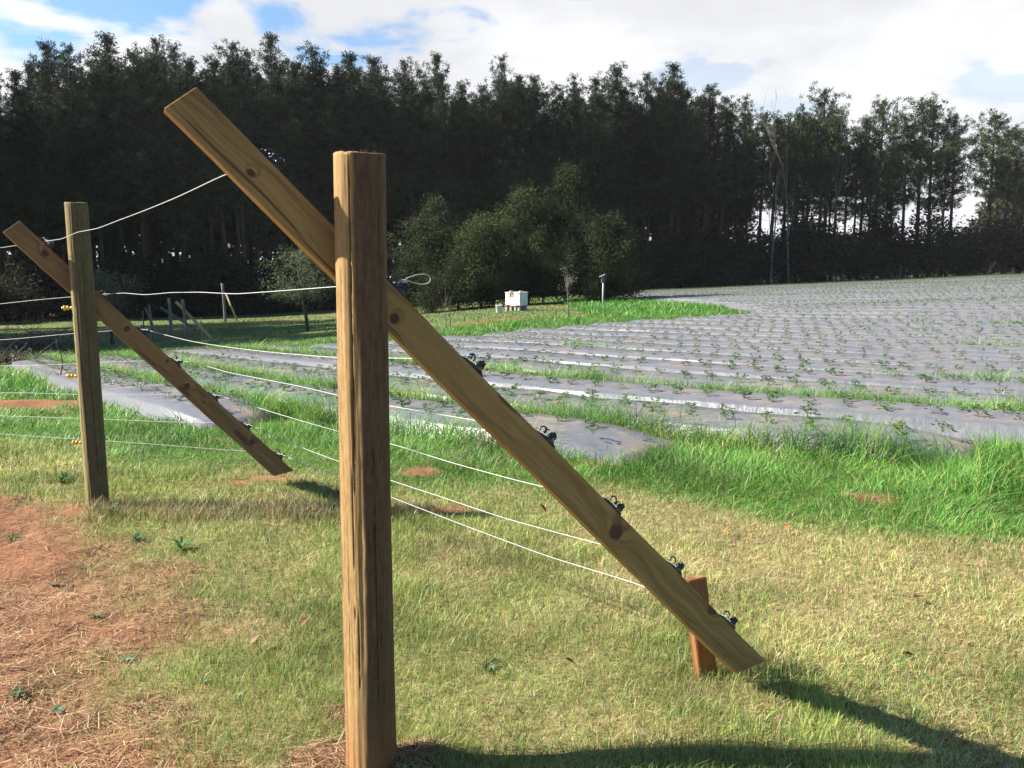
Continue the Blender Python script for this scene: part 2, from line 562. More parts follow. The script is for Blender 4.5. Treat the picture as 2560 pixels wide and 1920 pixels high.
def plastic_material():
    """grey sheeting with dusty sand along the planting holes and crinkles down the sides"""
    m, t = new_mat('mulch_sheeting')
    a = t.n('ShaderNodeAttribute', attribute_name='col')       # r: dust chance, g: side of bed, b: soil at the ends
    sp = t.n('ShaderNodeSeparateXYZ', {0: (a, 0)})
    geo = t.n('ShaderNodeNewGeometry')
    n1 = t.n('ShaderNodeTexNoise', {'Vector': (geo, 0), 'Scale': 1.7, 'Detail': 6.0, 'Roughness': 0.65})
    n2 = t.n('ShaderNodeTexNoise', {'Vector': (geo, 0), 'Scale': 11.0, 'Detail': 5.0, 'Roughness': 0.7})
    base = t.ramp((n2, 0), [(0.3, (0.102, 0.103, 0.115)), (0.7, (0.132, 0.133, 0.145))])
    dust = t.math('MULTIPLY', (sp, 0), t.maprange(t.math('ADD', t.math('MULTIPLY', (n1, 0), 0.6), t.math('MULTIPLY', (n2, 0), 0.4)), 0.46, 0.58))
    pale = t.math('MULTIPLY', (sp, 1), t.maprange(t.math('ADD', t.math('MULTIPLY', (n1, 0), 0.4), t.math('MULTIPLY', (n2, 0), 0.6)), 0.40, 0.60, 0.10, 0.95))
    c = t.mix(pale, (base, 0), (0.148, 0.148, 0.153))
    c = t.mix(dust, c, (0.235, 0.165, 0.118))
    c = t.mix((sp, 2), c, (0.27, 0.085, 0.035))
    mp = t.n('ShaderNodeMapping', {0: (geo, 0), 3: (5.0, 5.0, 1.0)})
    cr = t.n('ShaderNodeTexNoise', {'Vector': mp, 'Scale': 1.6, 'Detail': 6.0, 'Roughness': 0.62})
    hgt = t.math('MULTIPLY', (cr, 0), t.math('ADD', t.math('MULTIPLY', (sp, 1), 1.0), 0.10))
    bp = t.n('ShaderNodeBump', {'Strength': 0.6, 'Distance': 0.04, 'Height': hgt})
    p = t.n('ShaderNodeBsdfPrincipled', {'Base Color': c, 'Roughness': t.maprange(dust, 0, 1, 0.34, 0.85), 'Specular IOR Level': 0.45, 'Normal': bp})
    t.n('ShaderNodeOutputMaterial', {0: p})
    return m


M_GROUND = ground_material()
M_GRASS = leaf_material('grass_blades', trans=0.35, rough=0.5, spec=0.35, vary=0.5, scale=1.2)
M_STRAW = leaf_material('dry_straw', trans=0.1, rough=0.7, spec=0.2, vary=0.4, scale=3.0)
M_BERRY = leaf_material('strawberry_leaf', trans=0.25, rough=0.4, spec=0.5, vary=0.4, scale=4.0)
M_NEEDLE = leaf_material('pine_needles', trans=0.12, rough=0.7, spec=0.15, vary=0.8, scale=0.25)
M_LEAF = leaf_material('tree_leaves', trans=0.38, rough=0.7, spec=0.12, vary=0.8, scale=0.5)
M_BARK = bark_material('pine_bark', (0.025, 0.019, 0.016), (0.085, 0.064, 0.052))
M_PALEBARK = bark_material('pale_bark', (0.11, 0.095, 0.08), (0.24, 0.215, 0.185))
M_DARKBARK = bark_material('fruit_tree_bark', (0.03, 0.026, 0.022), (0.09, 0.078, 0.066))
M_PLASTIC = plastic_material()
M_BLACK = plain('black_plastic', (0.012, 0.012, 0.014), rough=0.28, spec=0.6)
M_YELLOW = plain('yellow_plastic', (0.75, 0.46, 0.02), rough=0.35, spec=0.5, vary=0.1)
M_WIRE = plain('white_fence_wire', (0.42, 0.42, 0.40), rough=0.5, spec=0.4, vary=0.12, scale=30)
M_STEEL = plain('galvanised_steel', (0.5, 0.5, 0.5), rough=0.35, metal=0.9)
M_WHITE = plain('white_paint', (0.58, 0.57, 0.54), rough=0.65, vary=0.16, scale=3)
M_RAWWOOD = plain('raw_wood', (0.36, 0.20, 0.10), rough=0.8, vary=0.3, scale=12)
M_BLOCK = plain('concrete_block', (0.30, 0.27, 0.24), rough=0.9, vary=0.2, scale=14)
M_PIPE = plain('grey_pipe', (0.36, 0.36, 0.36), rough=0.5, vary=0.1)
M_GREYWOOD = plain('grey_weathered_wood', (0.12, 0.11, 0.10), rough=0.85, vary=0.3, scale=15)
M_POST_FAR = plain('far_post_wood', (0.15, 0.135, 0.11), rough=0.85, vary=0.35, scale=9)
M_BOARD_FAR = plain('far_board_wood', (0.42, 0.29, 0.14), rough=0.75, vary=0.35, scale=4)
M_LEAFDEAD = leaf_material('dead_leaf', trans=0.2, rough=0.6, spec=0.3, vary=0.3, scale=20)
M_TWIG = plain('dead_twig', (0.10, 0.07, 0.05), rough=0.9, vary=0.4, scale=10)

# ------------------------------------------------------------------ ground sheet
def build_ground():
    rr = [0.25]
    while rr[-1] < 900:
        rr.append(rr[-1] * (1.018 if rr[-1] < 40 else 1.035))
    rr = np.array(rr)
    az = np.concatenate([np.arange(-46, 46, 0.28), np.arange(46, 314, 4.0)])
    az = np.radians(az)
    na = len(az)
    RR, AZ = np.meshgrid(rr, az, indexing='ij')
    X, Y = (RR * np.sin(AZ)).ravel(), (RR * np.cos(AZ)).ravel()
    Z = gz(X, Y)
    V = np.column_stack([X, Y, Z])
    V = np.vstack([V, [[0, 0, gz(0, 0)]]])
    i, k = np.meshgrid(np.arange(len(rr) - 1), np.arange(na), indexing='ij')
    k2 = (k + 1) % na
    F = np.stack([i * na + k, i * na + k2, (i + 1) * na + k2, (i + 1) * na + k], -1).reshape(-1, 4)[:, ::-1]
    kk = np.arange(na)
    c = len(V) - 1
    T = np.column_stack([np.full(na, c), (kk + 1) % na, kk])
    X, Y = V[:, 0], V[:, 1]
    soil = soil_mask(X, Y)
    lush = lush_mask(X, Y)
    fld = in_field(X, Y, 0.2)
    n1 = fbm(X, Y, 1.3, 41)
    n2 = fbm(X, Y, 0.3, 42)
    nbig = fbm(X, Y, 7.0, 43)
    far = sstep(12, 26, Y)
    tan = np.array([0.24, 0.185, 0.088]); olive = np.array([0.15, 0.145, 0.055]); grn = np.array([0.06, 0.11, 0.022])
    red = np.array([0.215, 0.098, 0.050]); redd = np.array([0.135, 0.052, 0.026]); pale = np.array([0.30, 0.172, 0.098])
    mixf = lambda a, b, f: a * (1 - f[:, None]) + b * f[:, None]
    C = mixf(np.tile(tan, (len(V), 1)), np.tile(olive, (len(V), 1)), sstep(0.3, 0.7, n1 * 0.6 + n2 * 0.4))
    lawn_far = mixf(np.tile(np.array([0.095, 0.13, 0.038]), (len(V), 1)), np.tile(np.array([0.17, 0.14, 0.062]), (len(V), 1)), sstep(0.5, 0.72, nbig))
    C = mixf(C, lawn_far, far)
    C = mixf(C, np.tile(grn, (len(V), 1)), np.clip(lush * 0.9, 0, 1))
    S = mixf(np.tile(red, (len(V), 1)), np.tile(pale, (len(V), 1)), sstep(0.45, 0.75, n1))
    S = mixf(S, np.tile(redd, (len(V), 1)), sstep(0.5, 0.75, n2) * 0.7)
    C = mixf(C, S, soil)
    C = mixf(C, np.tile(np.array([0.20, 0.10, 0.06]), (len(V), 1)), fld * (1 - lush))
    # bare red strip on the far lawn by the field
    u, v = row_uv(X, Y)
    strip = np.exp(-((Y - 33.5 - 0.9 * X * 0.3) / 1.0) ** 2) * sstep(-3, 0, X) * (1 - sstep(3.5, 5, X))
    C = mixf(C, np.tile(np.array([0.24, 0.085, 0.04]), (len(V), 1)), np.clip(strip * sstep(0.35, 0.6, n1) * 1.1, 0, 1))
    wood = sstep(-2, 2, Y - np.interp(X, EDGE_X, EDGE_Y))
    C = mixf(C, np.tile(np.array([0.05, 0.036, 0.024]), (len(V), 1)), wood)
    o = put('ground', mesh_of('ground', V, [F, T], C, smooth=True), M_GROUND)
    tag(o, 'gently sloping lawn and red clay ground under the fence and field', 'ground', kind='structure')


build_ground()


# ------------------------------------------------------------------ grass blades
def blades(x, y, h, wd, lean, col, tipcol=None, zoff=-0.01, swirl=0.0):
    n = len(x)
    z = gz(x, y) + zoff
    th = rng.uniform(0, 2 * math.pi, n)
    if swirl > 0:
        th = np.where(rng.uniform(0, 1, n) < swirl, vn(x, y, 0.55, 77) * 11.0 + rng.normal(0, 0.7, n), th)
    ps = th + rng.normal(math.pi / 2, 0.6, n)
    d = np.column_stack([np.cos(th), np.sin(th), np.zeros(n)])
    s = np.column_stack([np.cos(ps), np.sin(ps), np.zeros(n)]) * (wd / 2)[:, None]
    b = np.column_stack([x, y, z])
    L = (lean * h)[:, None]
    mid = b + d * L * 0.35 + np.column_stack([np.zeros(n), np.zeros(n), h * 0.6])
    tip = b + d * L + np.column_stack([np.zeros(n), np.zeros(n), h])
    V = np.stack([b - s, b + s, mid + s * 0.8, mid - s * 0.8, tip], 1).reshape(-1, 3)
    k = np.arange(n)[:, None] * 5
    Q = k + np.array([[0, 1, 2, 3]])
    T = k + np.array([[3, 2, 4]])
    tc_ = col if tipcol is None else tipcol
    C = np.stack([col * 0.9, col * 0.9, col, col, tc_], 1).reshape(-1, 3)
    return V, Q, T, C


def scatter_wide(n, n_side, n_near, r0, r1, power):
    """the view wedge, the ground beside it and the strip at the viewer's feet"""
    x, y, r = scatter(n, r0, r1, power)
    x2, y2, r2 = scatter(n_side, 0.9, r1, power)
    a = np.arctan2(x2, y2)
    a = np.sign(a) * (R(40) + np.abs(a) * 28 / 40)
    x3, y3, r3 = scatter(n_near, 0.7, r0, 0.6)
    return np.concatenate([x, r2 * np.sin(a), x3]), np.concatenate([y, r2 * np.cos(a), y3]), np.concatenate([r, r2, r3])


def scatter(n, r0, r1, power, amax=40):
    """positions in the view wedge with density falling as r**-power"""
    q = 2.0 - power
    t = rng.uniform(0, 1, n)
    r = (r0 ** q + t * (r1 ** q - r0 ** q)) ** (1 / q) if abs(q) > 1e-3 else r0 * (r1 / r0) ** t
    a = np.radians(rng.uniform(-amax, amax, n))
    return r * np.sin(a), r * np.cos(a), r


def pick(n, cols, probs):
    c = np.array(cols)
    return c[rng.choice(len(c), n, p=np.array(probs) / np.sum(probs))] * rng.uniform(0.75, 1.25, (n, 1)) * rng.uniform(0.93, 1.07, (n, 3))


def join_blades(parts, name, mat, label, cat):
    V, Q, T, C, off = [], [], [], [], 0
    for v, q, t, c in parts:
        V.append(v); Q.append(q + off); T.append(t + off); C.append(c)
        off += len(v)
    o = put(name, mesh_of(name, np.vstack(V), [np.vstack(Q), np.vstack(T)], np.vstack(C)), mat)
    return tag(o, label, cat, kind='stuff')


GREENS = [(0.088, 0.250, 0.033), (0.130, 0.310, 0.044), (0.062, 0.172, 0.030), (0.185, 0.325, 0.062)]
STRAWS = [(0.54, 0.43, 0.19), (0.66, 0.56, 0.30), (0.40, 0.285, 0.13), (0.48, 0.45, 0.16)]


def build_lawn():
    parts = []
    x, y, r = scatter_wide(520000, 190000, 60000, 2.3, 13, 1.55)
    soil = soil_mask(x, y); lush = lush_mask(x, y); fld = in_field(x, y, 0.1)
    keep = (rng.uniform(0, 1, len(x)) > soil * 1.02) & (rng.uniform(0, 1, len(x)) > lush) & ~fld
    x, y, r = x[keep], y[keep], r[keep]
    n = len(x)
    patch = fbm(x, y, 0.9, 51) * 0.55 + fbm(x, y, 0.28, 52) * 0.45
    greenness = sstep(0.38, 0.68, patch + 0.10 * sstep(1.0, -1.5, x) + 0.14 * sstep(1.2, 0, y - 2.6 + 0 * x) - 0.06 * sstep(0.2, 2.5, x) + 0.10 * sstep(5.5, 8, y))
    isg = rng.uniform(0, 1, n) < (0.28 + 0.66 * greenness)
    col = np.where(isg[:, None], pick(n, [(0.19, 0.27, 0.058), (0.26, 0.33, 0.078), (0.36, 0.385, 0.11), (0.12, 0.195, 0.045)], [3, 3, 2, 2]), pick(n, STRAWS, [4, 3, 2, 2]))
    k = np.clip(r / 4.0, 0.75, 2.2)
    tall = 0.75 + 0.9 * vn(x, y, 0.22, 53) * vn(x, y, 0.8, 54) * 1.6
    h = np.where(isg, rng.uniform(0.022, 0.06, n), rng.uniform(0.010, 0.038, n)) * tall
    lean = np.where(isg, np.abs(rng.normal(0.5, 0.35, n)), np.abs(rng.normal(1.5, 0.8, n)))
    wd = rng.uniform(0.0018, 0.0034, n) * k
    parts.append(blades(x, y, h, wd, lean, col, col * 1.12))
    # rank tufts scattered in the lawn and along the edge of the dirt
    x, y, r = scatter(46000, 2.4, 9, 1.3)
    d = dirt_mask(x, y)
    lump = fbm(x, y, 0.45, 61)
    ok = (rng.uniform(0, 1, len(x)) < sstep(0.56, 0.72, lump + 0.10 * ((d > 0.05) & (d < 0.8)) + 0.20 * np.exp(-((x + 1.6) / 1.2) ** 2 - ((y - 5.5) / 0.35) ** 2) + 0.16 * np.exp(-((x + 2.6) / 0.5) ** 2 - ((y - 6.0) / 0.6) ** 2))) & (lush_mask(x, y) < 0.5) & ~in_field(x, y, 0.1)
    x, y = x[ok], y[ok]
    n = len(x)
    parts.append(blades(x, y, rng.uniform(0.025, 0.085, n), rng.uniform(0.0022, 0.0042, n), np.abs(rng.normal(0.6, 0.4, n)),
                        pick(n, GREENS + [(0.34, 0.29, 0.12), (0.40, 0.28, 0.15), (0.22, 0.25, 0.10)], [2, 1.5, 2, 1, 3, 3, 3])))
    n = 9000
    x = rng.uniform(-2.75, -0.5, n); y = rng.normal(5.50, 0.10, n)
    k_ = rng.uniform(0, 1, n) < 0.2 + 0.9 * fbm(x, y, 0.3, 55)
    x, y = x[k_], y[k_]; n = len(x)
    parts.append(blades(x, y, rng.uniform(0.04, 0.12, n), rng.uniform(0.0022, 0.0042, n), np.abs(rng.normal(0.6, 0.4, n)),
                        pick(n, [(0.36, 0.27, 0.13), (0.30, 0.20, 0.11), (0.20, 0.22, 0.08), (0.12, 0.17, 0.05), (0.46, 0.36, 0.19)], [3, 3, 2, 2, 1])))
    join_blades(parts, 'lawn_grass', M_GRASS, 'short mown lawn of mixed straw and green blades round the fence posts', 'grass')


def build_lush():
    parts = []
    x, y, r = scatter_wide(400000, 150000, 10, 4.2, 32, 1.9)
    m = lush_mask(x, y)
    fld = in_field(x, y, 0.0)
    ok = (rng.uniform(0, 1, len(x)) < m * (0.65 + 0.6 * fbm(x, y, 0.35, 71))) & (soil_mask(x, y) < 0.55)
    x, y, r, fld = x[ok], y[ok], r[ok], fld[ok]
    n = len(x)
    clump = fbm(x, y, 0.55, 72)
    side = 0.10 + 0.035 * sstep(-1.5, 2.0, x) + 0.03 * sstep(2, 4, x)
    hh = np.where(fld, 0.23, np.where(y > 13, 0.15, side))
    edge = sstep(0, 1.4, y - lush_low(x))
    uu_, vv_ = row_uv(x, y)
    edge = np.where(fld | (y > 24), edge, np.where(uu_ < -8.0, np.maximum(edge, 0.75), edge * (np.where(uu_ < -3.9, 0.62, 0.32) + 0.38 * sstep(0.0, 1.1, bed_front(uu_) - vv_) + np.where(uu_ < -3.9, 0.0, 0.30) * sstep(0.2, 1.3, bed_front(uu_) - vv_))))
    h = hh * (0.45 + 0.55 * edge) * (0.15 + 1.65 * clump) * rng.uniform(0.4, 1.25, n)
    k = np.clip(r / 6.0, 0.8, 4)
    wd = rng.uniform(0.0028, 0.0056, n) * k
    yel = sstep(0.5, 0.75, fbm(x, y, 1.1, 73)) * np.where(fld, 1.0, 0.45)
    base = pick(n, GREENS, [3, 3, 2, 2])
    warm = pick(n, [(0.27, 0.31, 0.085), (0.19, 0.26, 0.06), (0.46, 0.40, 0.20), (0.33, 0.22, 0.11)], [3, 4, 3, 1])
    col = np.where((rng.uniform(0, 1, n) < yel * 0.6 + 0.14)[:, None], warm, base)
    parts.append(blades(x, y, h, wd, np.abs(rng.normal(0.95, 0.75, n)), col, col * 1.15, swirl=0.6))
    # grass standing in the overgrown furrows
    X, Y = [], []
    for i, n_, uR in ((0, 15000, -7.0), (1, 17000, -3.0), (3, 20000, 3.0)):
        v0 = ROW0 + (i + 0.5) * PITCH
        uu = rng.uniform(0, 1, n_) ** 0.75 * (uR - left_end(v0)) + left_end(v0)
        vv = v0 + rng.normal(0, 0.13, n_) + (vn(uu, uu * 0 + i, 1.2, 95) - 0.5) * 0.2
        a_, b_ = row_xy(uu, vv)
        k_ = rng.uniform(0, 1, n_) < 0.35 + 1.0 * vn(uu, uu * 0 + i * 9.0, 0.8, 96)
        X.append(a_[k_]); Y.append(b_[k_])
    X, Y = np.concatenate(X), np.concatenate(Y)
    n = len(X)
    col = np.where((rng.uniform(0, 1, n) < 0.3)[:, None], pick(n, [(0.27, 0.33, 0.08), (0.36, 0.33, 0.14)], [3, 1]), pick(n, GREENS, [3, 3, 2, 3]))
    parts.append(blades(X, Y, rng.uniform(0.10, 0.27, n), rng.uniform(0.004, 0.008, n) * np.clip(np.hypot(X, Y) / 10, 0.8, 2), np.abs(rng.normal(0.7, 0.5, n)), col, col * 1.15, swirl=0.4))
    join_blades(parts, 'tall_grass', M_GRASS, 'tall lush bright green grass between the lawn and the planted field', 'grass')


def build_far_grass():
    x, y, r = scatter(170000, 13, 85, 1.75)
    fld = in_field(x, y, 0.3)
    lush = lush_mask(x, y)
    ok = ~fld & (y < np.interp(x, EDGE_X, EDGE_Y) + 1) & ((lush > 0.3) | (rng.uniform(0, 1, len(x)) < 0.75)) & (soil_mask(x, y) < 0.5)
    x, y, r, lush = x[ok], y[ok], r[ok], lush[ok]
    n = len(x)
    g = lush > rng.uniform(0.2, 0.8, n)
    col = np.where(g[:, None], pick(n, [(0.095, 0.25, 0.036), (0.14, 0.31, 0.05), (0.068, 0.175, 0.03)], [3, 2, 2]),
                   pick(n, [(0.12, 0.18, 0.045), (0.085, 0.15, 0.036), (0.19, 0.175, 0.075), (0.14, 0.13, 0.055)], [3, 4, 1.2, 1]))
    h = np.where(g, rng.uniform(0.10, 0.26, n), rng.uniform(0.03, 0.09, n))
    wd = rng.uniform(0.012, 0.022, n) * np.clip(r / 22, 0.7, 3)
    V = blades(x, y, h, wd, np.abs(rng.normal(0.7, 0.4, n)), col)
    join_blades([V], 'far_grass', M_GRASS, 'far lawn and bright green grass round the end of the field', 'grass')


def build_straw():
    x, y, r = scatter_wide(170000, 60000, 20000, 2.3, 8, 1.2)
    m = soil_mask(x, y)
    ok = rng.uniform(0, 1, len(x)) < np.where(m > 0.3, 0.85 * sstep(0.3, 0.6, fbm(x, y, 0.5, 81)) + 0.15, 0.22)
    x, y = x[ok], y[ok]
    n = len(x)
    L = rng.uniform(0.015, 0.10, n) * np.where(soil_mask(x, y) > 0.3, 1.0, 0.55)
    th = rng.uniform(0, 2 * math.pi, n)
    d = np.column_stack([np.cos(th), np.sin(th), rng.normal(0, 0.12, n)]) * L[:, None] / 2
    s = np.column_stack([-np.sin(th), np.cos(th), np.zeros(n)]) * rng.uniform(0.0006, 0.0014, n)[:, None]
    c = np.column_stack([x, y, gz(x, y) + rng.uniform(0.004, 0.018, n)])
    V = np.stack([c - d - s, c - d + s, c + d + s, c + d - s], 1).reshape(-1, 3)
    Q = np.arange(n)[:, None] * 4 + np.array([[0, 1, 2, 3]])
    C = np.repeat(pick(n, [(0.33, 0.205, 0.105), (0.24, 0.135, 0.068), (0.46, 0.34, 0.20), (0.10, 0.05, 0.028)], [3, 3, 1.2, 2.6]), 4, 0)
    o = put('straw_litter', mesh_of('straw_litter', V, [Q], C), M_STRAW)
    tag(o, 'dry straw and thatch lying on the bare red clay', 'straw', kind='stuff')


build_lawn()
build_lush()
build_far_grass()
build_straw()

# ------------------------------------------------------------------ planting beds under plastic sheeting
PROFILE = [(-0.60, -0.05), (-0.49, 0.05), (-0.435, 0.138), (-0.405, 0.160), (-0.18, 0.171), (0.0, 0.172), (0.18, 0.171), (0.405, 0.160), (0.435, 0.138), (0.49, 0.05), (0.60, -0.05)]
SIDE = [1, 1, 0.9, 0.05, 0, 0, 0, 0.05, 0.9, 1, 1]
BED_LABELS = [
    'nearest grey sheeted bed, ending at the tall grass behind the round post',
    'second grey sheeted bed from the fence, its torn end showing sandy soil',
    'third grey sheeted bed, lying between two overgrown green furrows',
    'fourth grey sheeted bed with a bright crinkled side and a red clay end',
    'fifth grey sheeted bed, just beyond the third overgrown green furrow',
]
beds = []
PLANTS = []                                                       # x, y, z of every strawberry plant


def build_beds():
    for i in range(NROWS):
        v = ROW0 + i * PITCH + (0.22 if i == 0 else 0.0)
        ul, ur = left_end(v) + random.uniform(-0.4, 0.4), right_end(i)
        us = []
        u = ul
        while u < ur:
            x, y = row_xy(u, v)
            if x > 0.66 * y + 5 or y < 4:
                break
            us.append(u)
            rr_ = math.hypot(x, y)
            u += 0.16 if rr_ < 14 else (0.4 if rr_ < 30 else 1.5)
        if not us:
            continue
        if ur < 100:
            us.append(ur)
        us = np.array(us)
        x, y = row_xy(us, v)
        ok = y < np.interp(x, EDGE_X, EDGE_Y) - 4
        if ok.sum() < 3:
            continue
        us = us[ok]
        us = np.concatenate([[us[0] - 0.10], us, [us[-1] + 0.10]])
        n = len(us)
        closed = np.ones(n)
        closed[0] = closed[-1] = 0.0
        e0 = sstep(-0.1, 0.6, us - us[0])
        e1 = sstep(-0.1, 1.0, us[-1] - us) if ur < 100 else np.ones(n)
        end = np.minimum(e0, e1)
        V, C = [], []
        for (pv, pz), sd in zip(PROFILE, SIDE):
            wob = (vn(us * 1.0, us * 0 + i * 7.3 + pv, 0.5, 91) - 0.5) * 0.04 * sd + (vn(us, us * 0 + i * 3.1, 3.0, 92) - 0.5) * 0.07
            xx, yy = row_xy(us, v + pv * (0.97 + 0.03 * end) + wob)
            xc, yc = row_xy(us, np.full(n, v))
            zz = gz(xc, yc) + pz * (0.25 + 0.75 * end) * closed - 0.06 * (1 - closed) + (vn(us, us * 0 + i * 5.7 + pv * 2, 0.4, 93) - 0.5) * 0.008 * (1 + sd)
            V.append(np.column_stack([xx, yy, zz]))
            dust = np.full(n, 0.65 if abs(abs(pv) - 0.18) < 0.02 else (0.22 if abs(pv) < 0.3 else 0.0))
            C.append(np.column_stack([dust, sd * (0.12 + 0.88 * sstep(-9, -3, us)) * (0.25 if i == 0 else (0.0 if i == 1 else (0.75 if i < 14 else 0.5))), np.clip(1 - end * 3.0, 0, 1) * 0.2]))
        V, C = np.stack(V, 1).reshape(-1, 3), np.stack(C, 1).reshape(-1, 3)
        m = len(PROFILE)
        a, b = np.meshgrid(np.arange(n - 1), np.arange(m - 1), indexing='ij')
        F = np.stack([a * m + b, (a + 1) * m + b, (a + 1) * m + b + 1, a * m + b + 1], -1).reshape(-1, 4)
        o = put('mulch_bed', mesh_of('mulch_bed', V, [F], C, smooth=True), M_PLASTIC)
        tag(o, BED_LABELS[i] if i < len(BED_LABELS) else 'grey sheeted bed farther out in the field, beyond the five nearest beds',
            'planting bed', 'grey sheeted planting beds in the field')
        beds.append(o)
        # plants in two staggered lines
        lo, hi = us[0] + 0.35, us[-1] - 0.35
        k = 0
        for side_ in (-0.18, 0.18):
            uu = lo + (0.0 if side_ < 0 else 0.19)
            while uu < hi:
                if random.random() < 0.95:
                    px, py = row_xy(uu + random.uniform(-0.035, 0.035), v + side_ + random.uniform(-0.02, 0.02))
                    PLANTS.append((float(px), float(py)))
                uu += 0.38


build_beds()


def bed_top(x, y):
    return float(gz(x, y)) + 0.164


def berry_mesh(seed, nst, detail=True):
    rs = np.random.default_rng(seed)
    V, Q, C = [], [], []
    n = 0
    for s_ in range(nst):
        th = rs.uniform(0, 2 * math.pi)
        tilt = rs.uniform(0.25, 1.15)
        L = rs.uniform(0.06, 0.125)
        d = np.array([math.cos(th) * math.sin(tilt), math.sin(th) * math.sin(tilt), math.cos(tilt)])
        tip = d * L
        g = np.array([0.055, 0.125, 0.028]) * rs.uniform(0.7, 1.35)
        if rs.random() < 0.2:
            g = np.array([0.20, 0.19, 0.05]) * rs.uniform(0.8, 1.1)
        if detail:
            sd = np.array([-math.sin(th), math.cos(th), 0]) * 0.0022
            V += [-sd, sd, tip + sd, tip - sd]
            C += [g * 0.9] * 4
            Q.append([n, n + 1, n + 2, n + 3]); n += 4
        for k in range(3):
            a = th + (k - 1) * 1.15 + rs.uniform(-0.2, 0.2)
            el = rs.uniform(-0.35, 0.45)
            ll, ww = rs.uniform(0.038, 0.058), rs.uniform(0.018, 0.026)
            f = np.array([math.cos(a) * math.cos(el), math.sin(a) * math.cos(el), math.sin(el)])
            sd = np.cross(f, [0, 0, 1.0]); sd /= np.linalg.norm(sd)
            up = np.cross(sd, f)
            m1 = tip + f * ll * 0.55
            # folded leaflet: two halves
            for sg in (-1, 1):
                V += [tip, m1 + sd * sg * ww + up * 0.010, tip + f * ll + sd * sg * ww * 0.35 + up * 0.002, tip + f * ll * 0.55]
                C += [g * 0.9, g, g * 1.1, g * 0.95]
                Q.append([n, n + 1, n + 2, n + 3] if sg > 0 else [n, n + 3, n + 2, n + 1]); n += 4
    return np.array(V), np.array(Q), np.array(C)


def build_plants():
    P = np.array(PLANTS)
    keep = (np.abs(P[:, 0]) < 0.62 * P[:, 1] + 1.5)
    P = P[keep]
    d = np.hypot(P[:, 0], P[:, 1])
    P = P[np.argsort(d)]
    d = np.sort(d)
    meshes = []
    for s_ in range(6):
        V, Q, C = berry_mesh(100 + s_, 8 + s_ % 3 * 2)
        me = mesh_of('strawberry_plant', V, [Q], C)
        me.materials.append(M_BERRY)
        meshes.append(me)
    N = 290
    for i in range(N):
        o = put('strawberry_plant', meshes[i % 6])
        o.location = (P[i, 0], P[i, 1], bed_top(P[i, 0], P[i, 1]))
        sc = random.uniform(0.5, 0.98)
        o.scale = (sc, sc, sc * random.uniform(0.85, 1.2))
        o.rotation_euler = (random.uniform(-0.15, 0.15), random.uniform(-0.15, 0.15), random.uniform(0, 6.28))
        tag(o, 'small green strawberry plant growing through the sheeting of the nearer beds', 'plant', 'strawberry plants on the nearer beds')
    rest = P[N:]
    dr = d[N:]
    Vs, Qs, Cs, off = [], [], [], 0
    lods = [berry_mesh(200 + k, 7, False) for k in range(4)], [berry_mesh(300 + k, 3, False) for k in range(4)]
    for lod, msk in ((0, dr < 28), (1, dr >= 28)):
        for k in range(4):
            V, Q, C = lods[lod][k]
            sel = rest[msk][k::4]
            n = len(sel)
            if not n:
                continue
            th = rng.uniform(0, 6.28, n)
            sc = rng.uniform(0.6, 0.95, n) * (1.0 if lod == 0 else 1.45)
            ct, st = np.cos(th) * sc, np.sin(th) * sc
            X = V[None, :, 0] * ct[:, None] - V[None, :, 1] * st[:, None] + sel[:, 0][:, None]
            Y = V[None, :, 0] * st[:, None] + V[None, :, 1] * ct[:, None] + sel[:, 1][:, None]
            Z = V[None, :, 2] * sc[:, None] + (gz(sel[:, 0], sel[:, 1]) + 0.164)[:, None]
            Vs.append(np.stack([X, Y, Z], -1).reshape(-1, 3))
            Qs.append((Q[None] + (np.arange(n) * len(V))[:, None, None]).reshape(-1, 4) + off)
            tint = rng.uniform(0.7, 1.3, (n, 1, 1))
            Cs.append((C[None] * tint).reshape(-1, 3))
            off += n * len(V)
    o = put('strawberry_plants', mesh_of('strawberry_plants', np.vstack(Vs), [np.vstack(Qs)], np.vstack(Cs)), M_BERRY)
    tag(o, 'countless small strawberry plants in lines across the far field', 'plants', kind='stuff')


build_plants()


